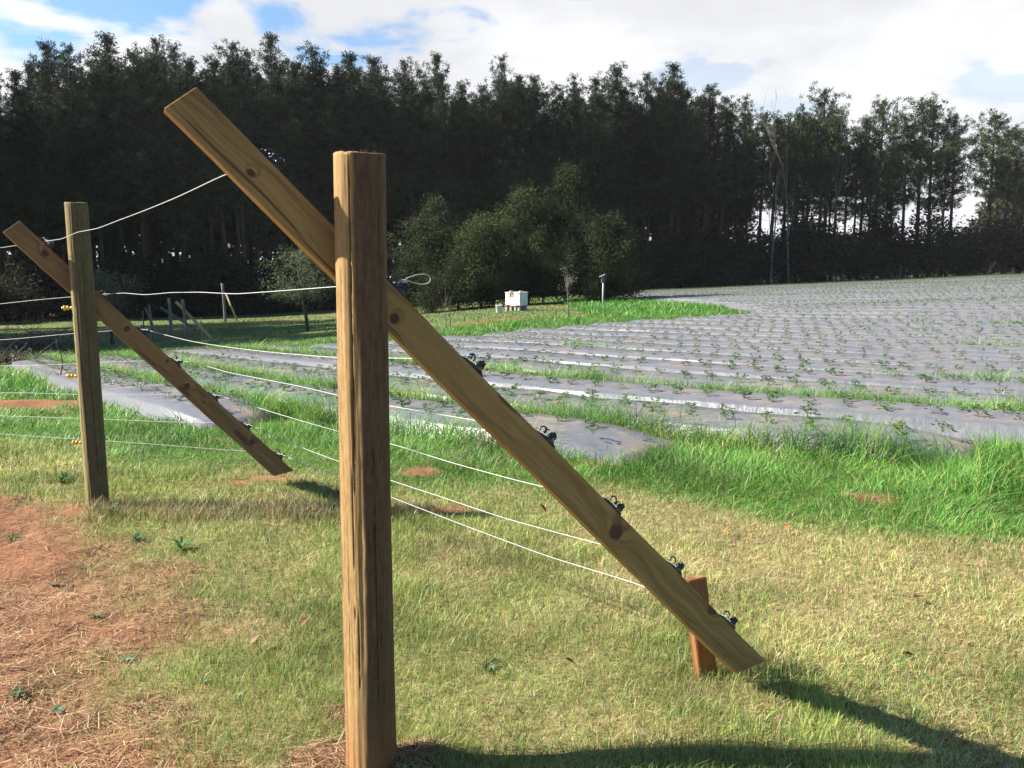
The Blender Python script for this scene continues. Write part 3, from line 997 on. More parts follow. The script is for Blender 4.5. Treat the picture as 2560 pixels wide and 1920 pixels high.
# ------------------------------------------------------------------ near fence
def make_post(name, x, y, h, r0, r1, seed, cracks, mat, corner, sink=0.25, na=150, nz=190):
    rs = np.random.default_rng(seed)
    zz = np.concatenate([np.linspace(-sink, h - 0.01, nz), [h - 0.003, h]])
    th = np.linspace(0, 2 * math.pi, na, endpoint=False)
    Z, T = np.meshgrid(zz, th, indexing='ij')
    f = (Z + sink) / (h + sink)
    rad = r0 + (r1 - r0) * f
    # sunward side, slightly flattened; its mask carries the painted sun and shade tones
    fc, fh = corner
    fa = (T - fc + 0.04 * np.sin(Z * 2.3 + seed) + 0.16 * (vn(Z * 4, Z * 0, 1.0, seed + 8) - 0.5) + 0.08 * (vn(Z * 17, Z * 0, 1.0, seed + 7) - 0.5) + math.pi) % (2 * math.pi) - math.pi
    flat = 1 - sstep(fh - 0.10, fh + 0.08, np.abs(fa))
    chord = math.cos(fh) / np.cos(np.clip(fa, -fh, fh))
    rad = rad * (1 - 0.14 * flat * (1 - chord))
    rad = rad + 0.0020 * np.sin(T * 2 + Z * 1.3 + seed) + 0.0025 * np.sin(T * 3 - Z * 2.1 + seed * 2)
    rad = rad + (vn(T * 6, Z * 1.6, 1.0, seed) - 0.5) * 0.005 + (vn(T * 40, Z * 3, 1.0, seed + 1) - 0.5) * 0.0010
    rad = rad + (vn(T * 90, Z * 9, 1.0, seed + 2) - 0.5) * 0.0014
    crack = np.ones_like(Z)
    for t0, z0, z1, wd, dp, dr in cracks:
        tc0 = t0 + dr * (Z - z0) + 0.05 * (vn(Z * 6, Z * 0 + t0, 1.0, seed + 5) - 0.5) + 0.02 * (vn(Z * 30, Z * 0, 1.0, seed + 6) - 0.5)
        dth = np.abs((T - tc0 + math.pi) % (2 * math.pi) - math.pi) * r0
        along = sstep(z0, z0 + 0.12, Z) * (1 - sstep(z1 - 0.12, z1, Z))
        k = (1 - sstep(wd * 0.35, wd, dth)) * along
        rad = rad - dp * k
        crack = np.minimum(crack, 1 - k)
    rad[-1] -= 0.006
    Z[-3:] += (vn(T[-3:] * 14, T[-3:] * 0, 1.0, seed + 4) - 0.5) * 0.004 + 0.003 * np.cos(T[-3:] - 2.5)
    X, Y = rad * np.cos(T), rad * np.sin(T)
    V = np.column_stack([X.ravel(), Y.ravel(), Z.ravel()])
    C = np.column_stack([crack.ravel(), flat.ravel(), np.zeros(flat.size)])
    n = len(zz)
    a, b = np.meshgrid(np.arange(n - 1), np.arange(na), indexing='ij')
    b2 = (b + 1) % na
    F = np.stack([a * na + b, a * na + b2, (a + 1) * na + b2, (a + 1) * na + b], -1).reshape(-1, 4)
    # sawn top in rings with saw marks
    ring = [V[-na:]]
    base = len(V)
    allV, allC, allF = [V], [C], [F]
    prev = np.arange(base - na, base)
    for q in (0.75, 0.5, 0.25):
        rv = V[-na:].copy()
        rv[:, :2] *= q
        rv[:, 2] = h + (vn(rv[:, 0] * 80, rv[:, 1] * 80, 1.0, seed + 9) - 0.5) * 0.006
        idx = base + np.arange(na)
        allV.append(rv)
        allC.append(np.tile([0.95, 0.5, 0.0], (na, 1)))
        allF.append(np.column_stack([prev, np.roll(prev, -1), np.roll(idx, -1), idx]))
        prev = idx
        base += na
    allV.append(np.array([[0, 0, h]]))
    allC.append(np.array([[0.95, 0.5, 0.0]]))
    tri = np.column_stack([prev, np.roll(prev, -1), np.full(na, base)])
    base += 1
    # frayed fibres round the rim
    FV, FQ = [], []
    for k in range(110):
        t_ = rs.uniform(0, 2 * math.pi)
        rr_ = r1 * rs.uniform(0.9, 1.0)
        p = np.array([rr_ * math.cos(t_), rr_ * math.sin(t_), h - 0.004])
        d = np.array([math.cos(t_) * rs.uniform(-0.3, 0.9), math.sin(t_) * rs.uniform(-0.3, 0.9), rs.uniform(0.1, 1.0)]) * rs.uniform(0.003, 0.015)
        sd = np.array([-math.sin(t_), math.cos(t_), 0]) * rs.uniform(0.0008, 0.002)
        FV += [p - sd, p + sd, p + d + sd * 0.3, p + d - sd * 0.3]
        FQ.append(base + len(FV) - 4 + np.arange(4))
    allV.append(np.array(FV))
    allC.append(np.tile([1.0, 1.0, 0.0], (len(FV), 1)))
    allF.append(np.array(FQ))
    me = mesh_of(name, np.vstack(allV), [np.vstack(allF), tri], np.vstack(allC), smooth=True)
    return put(name, me, mat, loc=(x, y, 0))


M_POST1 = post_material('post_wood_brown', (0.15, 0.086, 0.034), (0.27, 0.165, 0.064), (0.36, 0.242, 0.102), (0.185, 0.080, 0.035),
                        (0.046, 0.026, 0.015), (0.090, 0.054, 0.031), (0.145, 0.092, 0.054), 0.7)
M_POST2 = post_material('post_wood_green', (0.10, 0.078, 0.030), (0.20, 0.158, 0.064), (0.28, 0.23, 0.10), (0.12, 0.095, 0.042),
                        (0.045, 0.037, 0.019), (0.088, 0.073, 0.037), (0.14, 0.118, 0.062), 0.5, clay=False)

# angle of the side that faces the camera, measured on each post
P1, P2 = (-0.465, 2.692), (-2.758, 5.673)
F1 = math.atan2(-P1[1], -P1[0])
F2 = math.atan2(-P2[1], -P2[0])
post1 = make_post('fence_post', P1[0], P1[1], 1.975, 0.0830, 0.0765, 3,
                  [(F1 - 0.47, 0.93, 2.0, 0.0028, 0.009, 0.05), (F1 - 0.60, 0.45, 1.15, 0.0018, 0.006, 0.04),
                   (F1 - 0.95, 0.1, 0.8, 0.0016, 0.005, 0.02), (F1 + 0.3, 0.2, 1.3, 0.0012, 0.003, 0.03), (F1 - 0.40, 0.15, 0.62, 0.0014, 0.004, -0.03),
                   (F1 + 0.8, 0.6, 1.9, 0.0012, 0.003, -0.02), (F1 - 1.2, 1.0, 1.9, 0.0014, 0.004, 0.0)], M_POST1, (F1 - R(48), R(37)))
post1.rotation_euler = (0, 0.005, 0)
tag(post1, 'thick round brown wooden post with long cracks, nearest in the fence', 'fence post', 'round fence posts near the camera')
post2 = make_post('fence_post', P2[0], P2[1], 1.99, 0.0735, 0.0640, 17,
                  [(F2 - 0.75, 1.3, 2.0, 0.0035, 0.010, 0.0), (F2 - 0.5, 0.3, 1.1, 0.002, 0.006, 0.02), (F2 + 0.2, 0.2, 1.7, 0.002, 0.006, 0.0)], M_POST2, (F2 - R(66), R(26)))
tag(post2, 'greenish round wooden post with three yellow insulators on its side', 'fence post', 'round fence posts near the camera')

# yellow spool insulators nailed to the second post
def yellow_insulator(z, px):
    mb = MB()
    mb.lathe([(0.0, -0.034), (0.014, -0.034), (0.021, -0.030), (0.021, -0.022), (0.011, -0.019), (0.011, -0.010), (0.019, -0.007),
              (0.019, 0.002), (0.010, 0.005), (0.010, 0.020), (0.015, 0.023), (0.015, 0.033), (0.0, 0.033)], axis='X', seg=18)
    o = put('insulator', mb.mesh('insulator', smooth=True), M_YELLOW, post2)
    o.location = (px, -0.012, z)
    o.rotation_euler = (0, R(random.uniform(-4, 4)), R(8))
    o.scale = (0.85, 0.78, 0.78)
    nb = MB()
    nb.lathe([(0, -0.046), (0.007, -0.046), (0.007, -0.041), (0.0025, -0.041), (0.0025, 0.05), (0, 0.05)], axis='X', seg=8)
    k = put('nail', nb.mesh('nail'), M_STEEL, o)
    return o


for z_, px_ in ((1.325, -0.094), (0.882, -0.099), (0.441, -0.102)):
    yellow_insulator(z_, px_)


def lerp(a, b, t):
    return tuple(p + (q - p) * t for p, q in zip(a, b))


def make_board(name, T, F, width, thick, mat, over=0.0, roll=0.0):
    """planed board from its top centre T to its foot centre F"""
    T, F = Vector(T), Vector(F)
    L = (F - T).length
    import bmesh
    bm = bmesh.new()
    bmesh.ops.create_cube(bm, size=1)
    bmesh.ops.scale(bm, vec=(L + 0.0, thick, width), verts=bm.verts)
    # slightly splayed foot and skewed saw cut
    for v in bm.verts:
        if v.co.x < 0:
            v.co.x += 0.006 * (1 if v.co.z > 0 else -1)
        else:
            v.co.x += over + 0.7 * v.co.z
    bmesh.ops.bevel(bm, geom=bm.edges[:], offset=0.0035, segments=2, affect='EDGES', profile=0.5)
    long_e = [e for e in bm.edges if abs((e.verts[0].co - e.verts[1].co).normalized().x) > 0.9 and e.calc_length() > L * 0.5]
    bmesh.ops.subdivide_edges(bm, edges=long_e, cuts=14, use_grid_fill=False)
    for v in bm.verts:                                                # a little bow and wane
        v.co.y += 0.004 * math.sin((v.co.x / L + 0.5) * 3.1)
        v.co.z += 0.0012 * math.sin(v.co.x * 9.0) + 0.0008 * math.sin(v.co.x * 31)
    me = bpy.data.meshes.new(name)
    bm.to_mesh(me)
    bm.free()
    o = put(name, me, mat)
    M = frame_of(T, F, roll)
    o.matrix_world = M
    return o, M, L


def local_of(M, p):
    return M.inverted() @ Vector(p)


ROLL = R(15)
B1_T, B1_F = (-0.972, 2.656, 2.12), (0.864, 3.096, 0.165)
B2_T, B2_F = (-3.14, 5.599, 1.836), (-1.674, 6.266, 0.079)
INS1 = [(-0.724, 2.715, 1.973), (-0.353, 2.804, 1.6), (-0.115, 2.861, 1.335), (0.124, 2.919, 1.08), (0.371, 2.978, 0.82), (0.598, 3.032, 0.577), (0.807, 3.083, 0.342)]
INS2 = [(-2.988, 5.669, 1.728), (-2.701, 5.799, 1.383), (-2.504, 5.889, 1.146), (-2.322, 5.972, 0.926), (-2.108, 6.069, 0.669), (-1.918, 6.155, 0.446), (-1.714, 6.248, 0.212)]
INS3 = [(-6.4, 6.45, 1.45), (-6.45, 6.55, 1.10), (-6.5, 6.69, 0.87), (-6.32, 6.77, 0.75), (-6.11, 6.87, 0.62), (-5.92, 6.96, 0.46), (-5.71, 7.05, 0.35)]
_up = Vector((0.69, 0.16, 0.70)) * 0.005
B1_T, B1_F = tuple(Vector(B1_T) + _up), tuple(Vector(B1_F) + _up)
KN1 = [((-0.785, 2.7, 1.914), 0.0115), ((-0.38, 2.798, 1.473), 0.016), ((0.356, 2.974, 0.717), 0.0265), ((0.731, 3.064, 0.391), 0.021)]


def frame_of(T, F, roll=0.0):
    T, F = Vector(T), Vector(F)
    xax = (F - T).normalized()
    hor = Vector((xax.x, xax.y, 0)).normalized()
    yax = Vector((-hor.y, hor.x, 0)).normalized()
    zax = xax.cross(yax).normalized()
    if zax.z < 0:
        zax = -zax; yax = -yax
    ca, sa = math.cos(roll), math.sin(roll)
    yax, zax = yax * ca - zax * sa, zax * ca + yax * sa
    M = Matrix((xax, yax, zax)).transposed().to_4x4()
    M.translation = (T + F) / 2
    return M


ROLL = R(15)
M1 = frame_of(B1_T, B1_F, ROLL)
kn = []
for p, r_ in KN1:
    q = local_of(M1, p)
    kn.append((q.x, q.z, r_))
L1 = (Vector(B1_T) - Vector(B1_F)).length
M_BOARD1 = board_material('slanted_board_wood', (0.155, 0.076, 0.024), (0.26, 0.146, 0.044), (0.335, 0.208, 0.070), kn,
                          marks=[(-L1 * 0.40, -0.035, 0.30, 0.006), (local_of(M1, (0.0, 2.9, 1.2)).x, 0.055, 0.07, 0.018), (-0.62, -0.045, 0.28, 0.004)])
board1, M1, L1 = make_board('slanted_board', B1_T, B1_F, 0.114, 0.044, M_BOARD1, over=0.025, roll=ROLL)
tag(board1, 'long slanted pine board with dark knots crossing behind the nearest round post', 'slanted board', 'slanted fence boards near the camera')
M2 = frame_of(B2_T, B2_F, R(10))
M_BOARD2 = board_material('slanted_board_wood_dark', (0.11, 0.056, 0.022), (0.185, 0.102, 0.038), (0.245, 0.148, 0.058),
                          [(-0.95, 0.018, 0.022), (-0.28, 0.01, 0.021), (0.26, -0.005, 0.024), (0.42, 0.0, 0.009), (0.86, 0.012, 0.02), (0.05, 0.03, 0.010)],
                          marks=[(0.27, -0.04, 0.06, 0.014), (0.80, -0.01, 0.10, 0.022), (-0.05, -0.04, 0.10, 0.005)])
board2, M2, L2 = make_board('slanted_board', B2_T, B2_F, 0.122, 0.042, M_BOARD2, roll=R(10))
tag(board2, 'darker slanted board leaning on the post with yellow insulators', 'slanted board', 'slanted fence boards near the camera')


def insulator_mesh(seed, s=1.0):
    """black claw insulator: saddle on the board's edge, ribbed neck, hook and pin. x along the board, z away from the edge"""
    rs = random.Random(seed)
    mb = MB()
    # tapered saddle plate
    V = []
    for x_, hz, hy in ((-0.045, 0.003, 0.010), (-0.030, 0.008, 0.013), (0.005, 0.012, 0.014), (0.030, 0.020, 0.013), (0.046, 0.010, 0.009), (0.060, 0.002, 0.005)):
        V += [(x_, -hy, 0), (x_, hy, 0), (x_, hy, hz), (x_, -hy, hz)]
    F = []
    for i in range(5):
        for k in range(4):
            F.append([i * 4 + k, (i + 1) * 4 + k, (i + 1) * 4 + (k + 1) % 4, i * 4 + (k + 1) % 4])
    F += [[0, 1, 2, 3], [23, 22, 21, 20]]
    mb.add(V, [], F)
    # ribbed neck
    rot = Matrix.Rotation(R(18), 3, 'Y')
    prof = []
    z_ = 0.008
    for k in range(4):
        prof += [(0.008, z_), (0.0125, z_ + 0.002), (0.0125, z_ + 0.005), (0.008, z_ + 0.007)]
        z_ += 0.0085
    mb.lathe([(0, 0.004)] + prof + [(0.006, z_), (0, z_ + 0.003)], c=(0.018, 0, 0.004), seg=12, rot=rot)
    # hook holding the wire
    pts = [(0.018 + 0.012 * math.cos(a) - 0.030, 0.0, 0.026 + 0.013 * math.sin(a)) for a in np.linspace(-0.4, 3.9, 12)]
    mb.tube(pts, 0.0028, seg=6)
    pts = [(0.034 + 0.010 * math.cos(a), 0.006, 0.030 + 0.011 * math.sin(a)) for a in np.linspace(-1.5, 2.6, 10)]
    mb.tube(pts, 0.0030, seg=6)
    # claws
    for q in range(3):
        a = rs.uniform(0.4, 2.4)
        b = np.array([rs.uniform(-0.012, 0.040), rs.uniform(-0.008, 0.008), 0.022])
        d = np.array([math.cos(a) * 0.5, rs.uniform(-0.4, 0.4), 1.0])
        mb.tube([b, b + d * 0.012, b + d * 0.020 + np.array([0.006, 0, 0])], [0.0036, 0.003, 0.0016], seg=6)
    V = [v * s for v in mb.V]
    mb.V = V
    return mb.mesh('insulator', smooth=False)


def add_insulators(board, M, L, width, pts, s):
    out = []
    for i, p in enumerate(pts):
        q = local_of(M, p)
        o = put('insulator', insulator_mesh(i * 7 + 1, s), M_BLACK, board)
        o.location = (q.x, 0.0, width / 2 - 0.001)
        o.rotation_euler = (0, R(random.uniform(-6, 6)), R(random.uniform(-6, 6)))
        pin = MB()
        pin.lathe([(0, 0), (0.0035, 0), (0.0035, 0.002), (0.0014, 0.002), (0.0014, 0.012), (0, 0.012)], c=(-0.034, 0, 0.006), seg=8)
        put('nail', pin.mesh('nail'), M_STEEL, o)
        out.append(M @ Vector((q.x, 0.004, width / 2 + 0.022 * s)))
    return out


W1 = add_insulators(board1, M1, L1, 0.114, INS1, 1.0)
W2 = add_insulators(board2, M2, L2, 0.122, INS2, 1.05)

# fence wires
WIRE_LABELS = ['topmost of seven white fence wires, running high to the raised board end',
               'second white fence wire from the top, ending in a loose loop by the post',
               'third white fence wire from the top, sagging below the second one',
               'middle one of seven white fence wires, crossing in front of the grey beds',
               'fifth white fence wire from the top, hanging over the tall grass',
               'second lowest white fence wire, sagging over the mown lawn',
               'lowest white fence wire, running close above the lawn']
SAG = [0.03, 0.015, 0.05, 0.012, 0.02, 0.055, 0.02]
for i in range(7):
    rs = random.Random(50 + i)
    pts = []
    a, b, c = np.array(INS3[i]), np.array(W2[i]), np.array(W1[i])
    for (p, q, sag, n) in ((a, b, 0.02, 36), (b, c, SAG[i], 60)):
        kz = np.interp(np.linspace(0, 1, n), np.linspace(0, 1, 9), [0] + [rs.uniform(-1, 1) * 0.009 for _ in range(7)] + [0])
        ky = np.interp(np.linspace(0, 1, n), np.linspace(0, 1, 9), [0] + [rs.uniform(-1, 1) * 0.009 for _ in range(7)] + [0])
        for j, t_ in enumerate(np.linspace(0, 1, n)):
            if j == 0 and len(pts):
                continue
            w_ = p + (q - p) * t_
            w_ = w_ + np.array([0, ky[j], kz[j] - 4 * sag * t_ * (1 - t_)])
            pts.append(w_)
    P = np.array(pts)
    for _ in range(1):
        P[1:-1] = (P[:-2] + 2 * P[1:-1] + P[2:]) / 4
    mb = MB()
    mb.tube(P, 0.0017, seg=7)
    if i == 1:                                                        # loose loop beyond the insulator
        e = P[-1]
        xd = np.array([0.93, 0.22, 0.0]); up = np.array([0, 0, 1.0])
        lp = [e + xd * 0.02, e + xd * 0.05 + up * 0.004]
        for a_ in np.linspace(math.pi, -math.pi, 20):
            px = 0.074 + 0.042 * math.cos(a_)
            lp.append(e + xd * px + up * (0.010 + 0.018 * math.sin(a_) * (1.05 + 0.55 * math.cos(a_)) / 1.3))
        lp += [e + xd * 0.03 - up * 0.002, e + xd * 0.005]
        mb.tube(lp, 0.0014, seg=7)
        mb.lathe([(0, -0.012), (0.008, -0.012), (0.008, 0.012), (0, 0.012)], c=e + xd * 0.024 + up * 0.002, axis='X', seg=10)
    o = put('fence_wire', mb.mesh('fence_wire', smooth=True), M_WIRE)
    tag(o, WIRE_LABELS[i], 'fence wire', 'white wires strung along the fence')

# leaning stake nailed to the foot of the near board
M_STAKE = board_material('stake_wood', (0.12, 0.044, 0.017), (0.21, 0.085, 0.031), (0.28, 0.125, 0.048), [])
def build_stake():
    base, top = Vector((0.772, 3.165, -0.12)), Vector((0.700, 3.225, 0.448))
    zax = (top - base).normalized()
    rotz = R(24)
    xax = Vector((math.cos(rotz), math.sin(rotz), 0))
    xax = (xax - zax * xax.dot(zax)).normalized()
    yax = zax.cross(xax)
    import bmesh
    bm = bmesh.new()
    bmesh.ops.create_cube(bm, size=1)
    L = (top - base).length
    bmesh.ops.scale(bm, vec=(L, 0.04, 0.086), verts=bm.verts)
    for v in bm.verts:
        if v.co.x < 0:
            v.co.z *= 0.9
    bmesh.ops.bevel(bm, geom=bm.edges[:], offset=0.003, segments=2, affect='EDGES')
    me = bpy.data.meshes.new('support_stake')
    bm.to_mesh(me); bm.free()
    o = put('support_stake', me, M_STAKE)
    M = Matrix((zax, yax, xax * -1)).transposed().to_4x4()
    M.translation = (base + top) / 2
    o.matrix_world = M
    tag(o, 'short reddish brown stake leaning at the foot of the knotty slanted board', 'stake')


build_stake()

# ------------------------------------------------------------------ far fence parts
def far_post(x, y, h, r=0.06, lean=0.0, label=None, group='grey posts beyond the field', mat=None):
    z = float(gz(x, y))
    mb = MB()
    n = 7
    pts = [(lean * t * h + 0.01 * math.sin(t * 5 + x), 0, -0.2 + t * (h + 0.2)) for t in np.linspace(0, 1, n)]
    mb.tube(pts, [r * (1 - 0.08 * t + 0.03 * math.sin(t * 9 + y)) for t in np.linspace(0, 1, n)], seg=12)
    o = put('fence_post', mb.mesh('fence_post', smooth=False), mat or M_POST_FAR)
    o.location = (x, y, z)
    return tag(o, label, 'fence post', group)


def far_board(T, F, label, width=0.11, thick=0.036, mat=None, group='slanted boards beyond the field'):
    mb = MB()
    L = (Vector(T) - Vector(F)).length
    mb.box((0, 0, 0), (L, thick, width), bev=0.004)
    o = put('slanted_board', mb.mesh('slanted_board'), mat or M_BOARD_FAR)
    o.matrix_world = frame_of(T, F)
    return tag(o, label, 'slanted board', group)


def g(x, y):
    return float(gz(x, y))


far_post(-18.58, 44.3, 1.3, 0.035, label='thin dark post, first in the group left of the far slanted boards')
far_post(-16.87, 41.3, 1.6, 0.06, lean=-0.09, label='grey far post crossed by the board with a pale tip')
far_post(-15.48, 39.9, 1.85, 0.075, lean=-0.02, label='thick upright grey post in the middle of the far posts')
far_post(-13.85, 37.4, 1.75, 0.07, lean=-0.07, label='grey far post crossed by the bright yellow slanted board')
far_board((-17.35, 41.7, g(-17.3, 41.7) + 1.45), (-16.35, 40.6, g(-16.3, 40.6) + 0.02), 'dull far board with a pale sawn tip, slanting across a grey post', mat=M_POST_FAR)
far_board((-16.08, 40.3, g(-16.1, 40.3) + 1.45), (-14.95, 41.6, g(-15, 41.6) + 0.30), 'dull brown far board slanting behind the thick upright grey post', mat=M_POST_FAR)
far_board((-14.33, 37.6, g(-14.3, 37.6) + 1.68), (-12.85, 37.5, g(-12.85, 37.5) + 0.02), 'bright yellow far board slanting down to the grass by a thin stake', width=0.125)
far_post(-13.33, 37.66, 0.95, 0.018, lean=-0.01, label='thin pale stake beside the bright yellow far board', mat=M_BOARD_FAR)
far_post(-20.2, 62.0, 2.7, 0.10, lean=-0.04, label='tall dark post standing alone in front of the forest')
far_board((-20.15, 62.2, g(-20, 62) + 1.95), (-19.35, 61.9, g(-19.4, 61.9) + 0.02), 'bright yellow board leaning steeply on the lone dark post', width=0.14)
far_post(48.5, 111.0, 1.75, 0.13, lean=0.12, label='leaning pale post at the far edge of the field under the pines', group='posts along the far edge of the field')
far_post(55.6, 113.2, 0.85, 0.10, label='short pale stump of a post on the far field edge', group='posts along the far edge of the field')
far_board((63.1, 115.8, g(63, 116) + 1.85), (61.7, 115.6, g(61.7, 115.6)), 'pale board slanting to the left at the far field edge', width=0.25, group='posts along the far edge of the field', mat=M_POST_FAR)
far_post(66.2, 117.2, 0.95, 0.16, label='low grey post nearest the right end of the far field edge', group='posts along the far edge of the field')


# ------------------------------------------------------------------ beehives, bucket, nest box
def build_hives():
    cx, cy = 0.20, 42.9
    z0 = g(cx, cy)
    th = -R(40)
    root = Matrix.Rotation(th, 4, 'Z')

    def at(lx, ly, lz):
        p = root @ Vector((lx, ly, lz))
        return (cx + p.x, cy + p.y, z0 + p.z)
    st = empty('hive_stand', at(0, 0, 0), th)
    tag(st, 'low stand of planks on concrete blocks carrying the white hives', 'stand')
    mb = MB()
    for k in range(4):
        mb.box((0, -0.255 + 0.17 * k, 0.235), (1.0, 0.13, 0.035), bev=0.004)
    put('deck', mb.mesh('deck'), M_GREYWOOD, st)
    for lx in (-0.38, -0.1, 0.18, 0.40):
        for ly in (-0.22, 0.22):
            b = MB()
            b.box((lx, ly, 0.085), (0.12, 0.16, 0.26), bev=0.006)
            put('leg', b.mesh('leg'), M_BLOCK, st)

    def hive(lx, w, d, h, label, ly=0.0):
        e = empty('beehive', at(lx, ly, 0.253), th)
        tag(e, label, 'beehive', 'white hives on the stand')
        b = MB()
        b.box((0, 0, h / 2), (w, d, h), bev=0.005)
        b.box((0, -d / 2 - 0.012, h * 0.72), (w * 0.35, 0.024, 0.035), bev=0.004)
        b.box((0, -d / 2 - 0.002, h * 0.47), (w * 0.99, 0.008, 0.008))
        put('body', b.mesh('body'), M_WHITE, e)
        l = MB()
        l.box((0, 0, h + 0.022), (w + 0.035, d + 0.05, 0.042), bev=0.005)
        put('lid', l.mesh('lid'), M_WHITE, e)
        s = MB()
        s.box((0, -d / 2 - 0.004, 0.028), (w * 0.7, 0.012, 0.024))
        s.box((0, -d / 2 - 0.03, 0.010), (w * 0.8, 0.06, 0.014))
        put('entrance', s.mesh('entrance'), M_RAWWOOD, e)
        k = MB()
        k.box((0.0, 0, h + 0.075), (0.09, 0.19, 0.062), bev=0.006)
        put('weight', k.mesh('weight'), M_BLOCK, e)
    hive(-0.30, 0.27, 0.58, 0.60, 'white beehive on the left end of the block stand, nearer the bucket')
    hive(0.30, 0.36, 0.60, 0.62, 'wider white beehive with a plain shaded side on the right end of the stand')
    e = empty('hive_box', at(-0.005, -0.05, 0.253), th)
    tag(e, 'short white box with a raw wood top between the two beehives', 'box')
    b = MB(); b.box((0, 0, 0.20), (0.26, 0.46, 0.40), bev=0.005)
    put('body', b.mesh('body'), M_WHITE, e)
    b = MB(); b.box((0, 0.02, 0.46), (0.255, 0.44, 0.115), bev=0.004)
    put('top_frame', b.mesh('top_frame'), M_RAWWOOD, e)
    # bucket
    bx_, by_ = -0.62, 42.0
    bk = empty('bucket', (bx_, by_, g(bx_, by_)))
    tag(bk, 'white plastic bucket on the grass left of the beehives', 'bucket')
    b = MB()
    b.lathe([(0.0, 0.0), (0.13, 0.0), (0.137, 0.01), (0.158, 0.33), (0.166, 0.335), (0.166, 0.37), (0.158, 0.37), (0.152, 0.33), (0.13, 0.02), (0, 0.02)], seg=24)
    put('body', b.mesh('body', smooth=False), M_WHITE, bk)
    hd = MB()
    hd.tube([(0.168 * math.cos(a), 0.05 + 0.10 * math.sin(a), 0.345 - 0.10 * math.sin(a)) for a in np.linspace(0, math.pi, 14)], 0.004, seg=6)
    put('handle', hd.mesh('handle'), M_STEEL, bk)


build_hives()


def build_nest_box():
    x, y = 4.36, 42.3
    e = empty('nest_box', (x, y, g(x, y)))
    tag(e, 'grey wooden nest box with a pale sloping roof on a tall grey pole', 'nest box')
    b = MB(); b.tube([(0, 0, -0.2), (0.0, 0, 0.6), (0.01, 0, 1.62)], 0.042, seg=14)
    put('pole', b.mesh('pole', smooth=True), M_PIPE, e)
    b = MB()
    b.box((-0.03, -0.11, 1.42), (0.15, 0.14, 0.30), bev=0.004)
    put('box', b.mesh('box'), M_GREYWOOD, e)
    h = MB(); h.lathe([(0, -0.004), (0.019, -0.004), (0.019, 0.002), (0, 0.002)], c=(-0.03, -0.181, 1.47), axis='Y', seg=14)
    put('entrance_hole', h.mesh('entrance_hole'), M_BLACK, e)
    r_ = MB(); r_.box((-0.06, -0.10, 1.615), (0.30, 0.24, 0.022), rot=Matrix.Rotation(R(-26), 3, 'Y'), bev=0.003)
    put('roof', r_.mesh('roof'), M_PIPE, e)


build_nest_box()


# ------------------------------------------------------------------ trees
def leaf_quads(P, D, L, Wd, C, rs):
    """n diamond leaves at P pointing along D"""
    n = len(P)
    D = D / (np.linalg.norm(D, axis=1)[:, None] + 1e-9)
    rv = rs.normal(size=(n, 3))
    S = np.cross(D, rv)
    S /= np.linalg.norm(S, axis=1)[:, None] + 1e-9
    L = L[:, None]; Wd = Wd[:, None]
    V = np.stack([P, P + D * L * 0.5 + S * Wd * 0.5, P + D * L, P + D * L * 0.5 - S * Wd * 0.5], 1).reshape(-1, 3)
    Q = np.arange(n)[:, None] * 4 + np.array([[0, 1, 2, 3]])
    return V, Q, np.repeat(C, 4, 0)


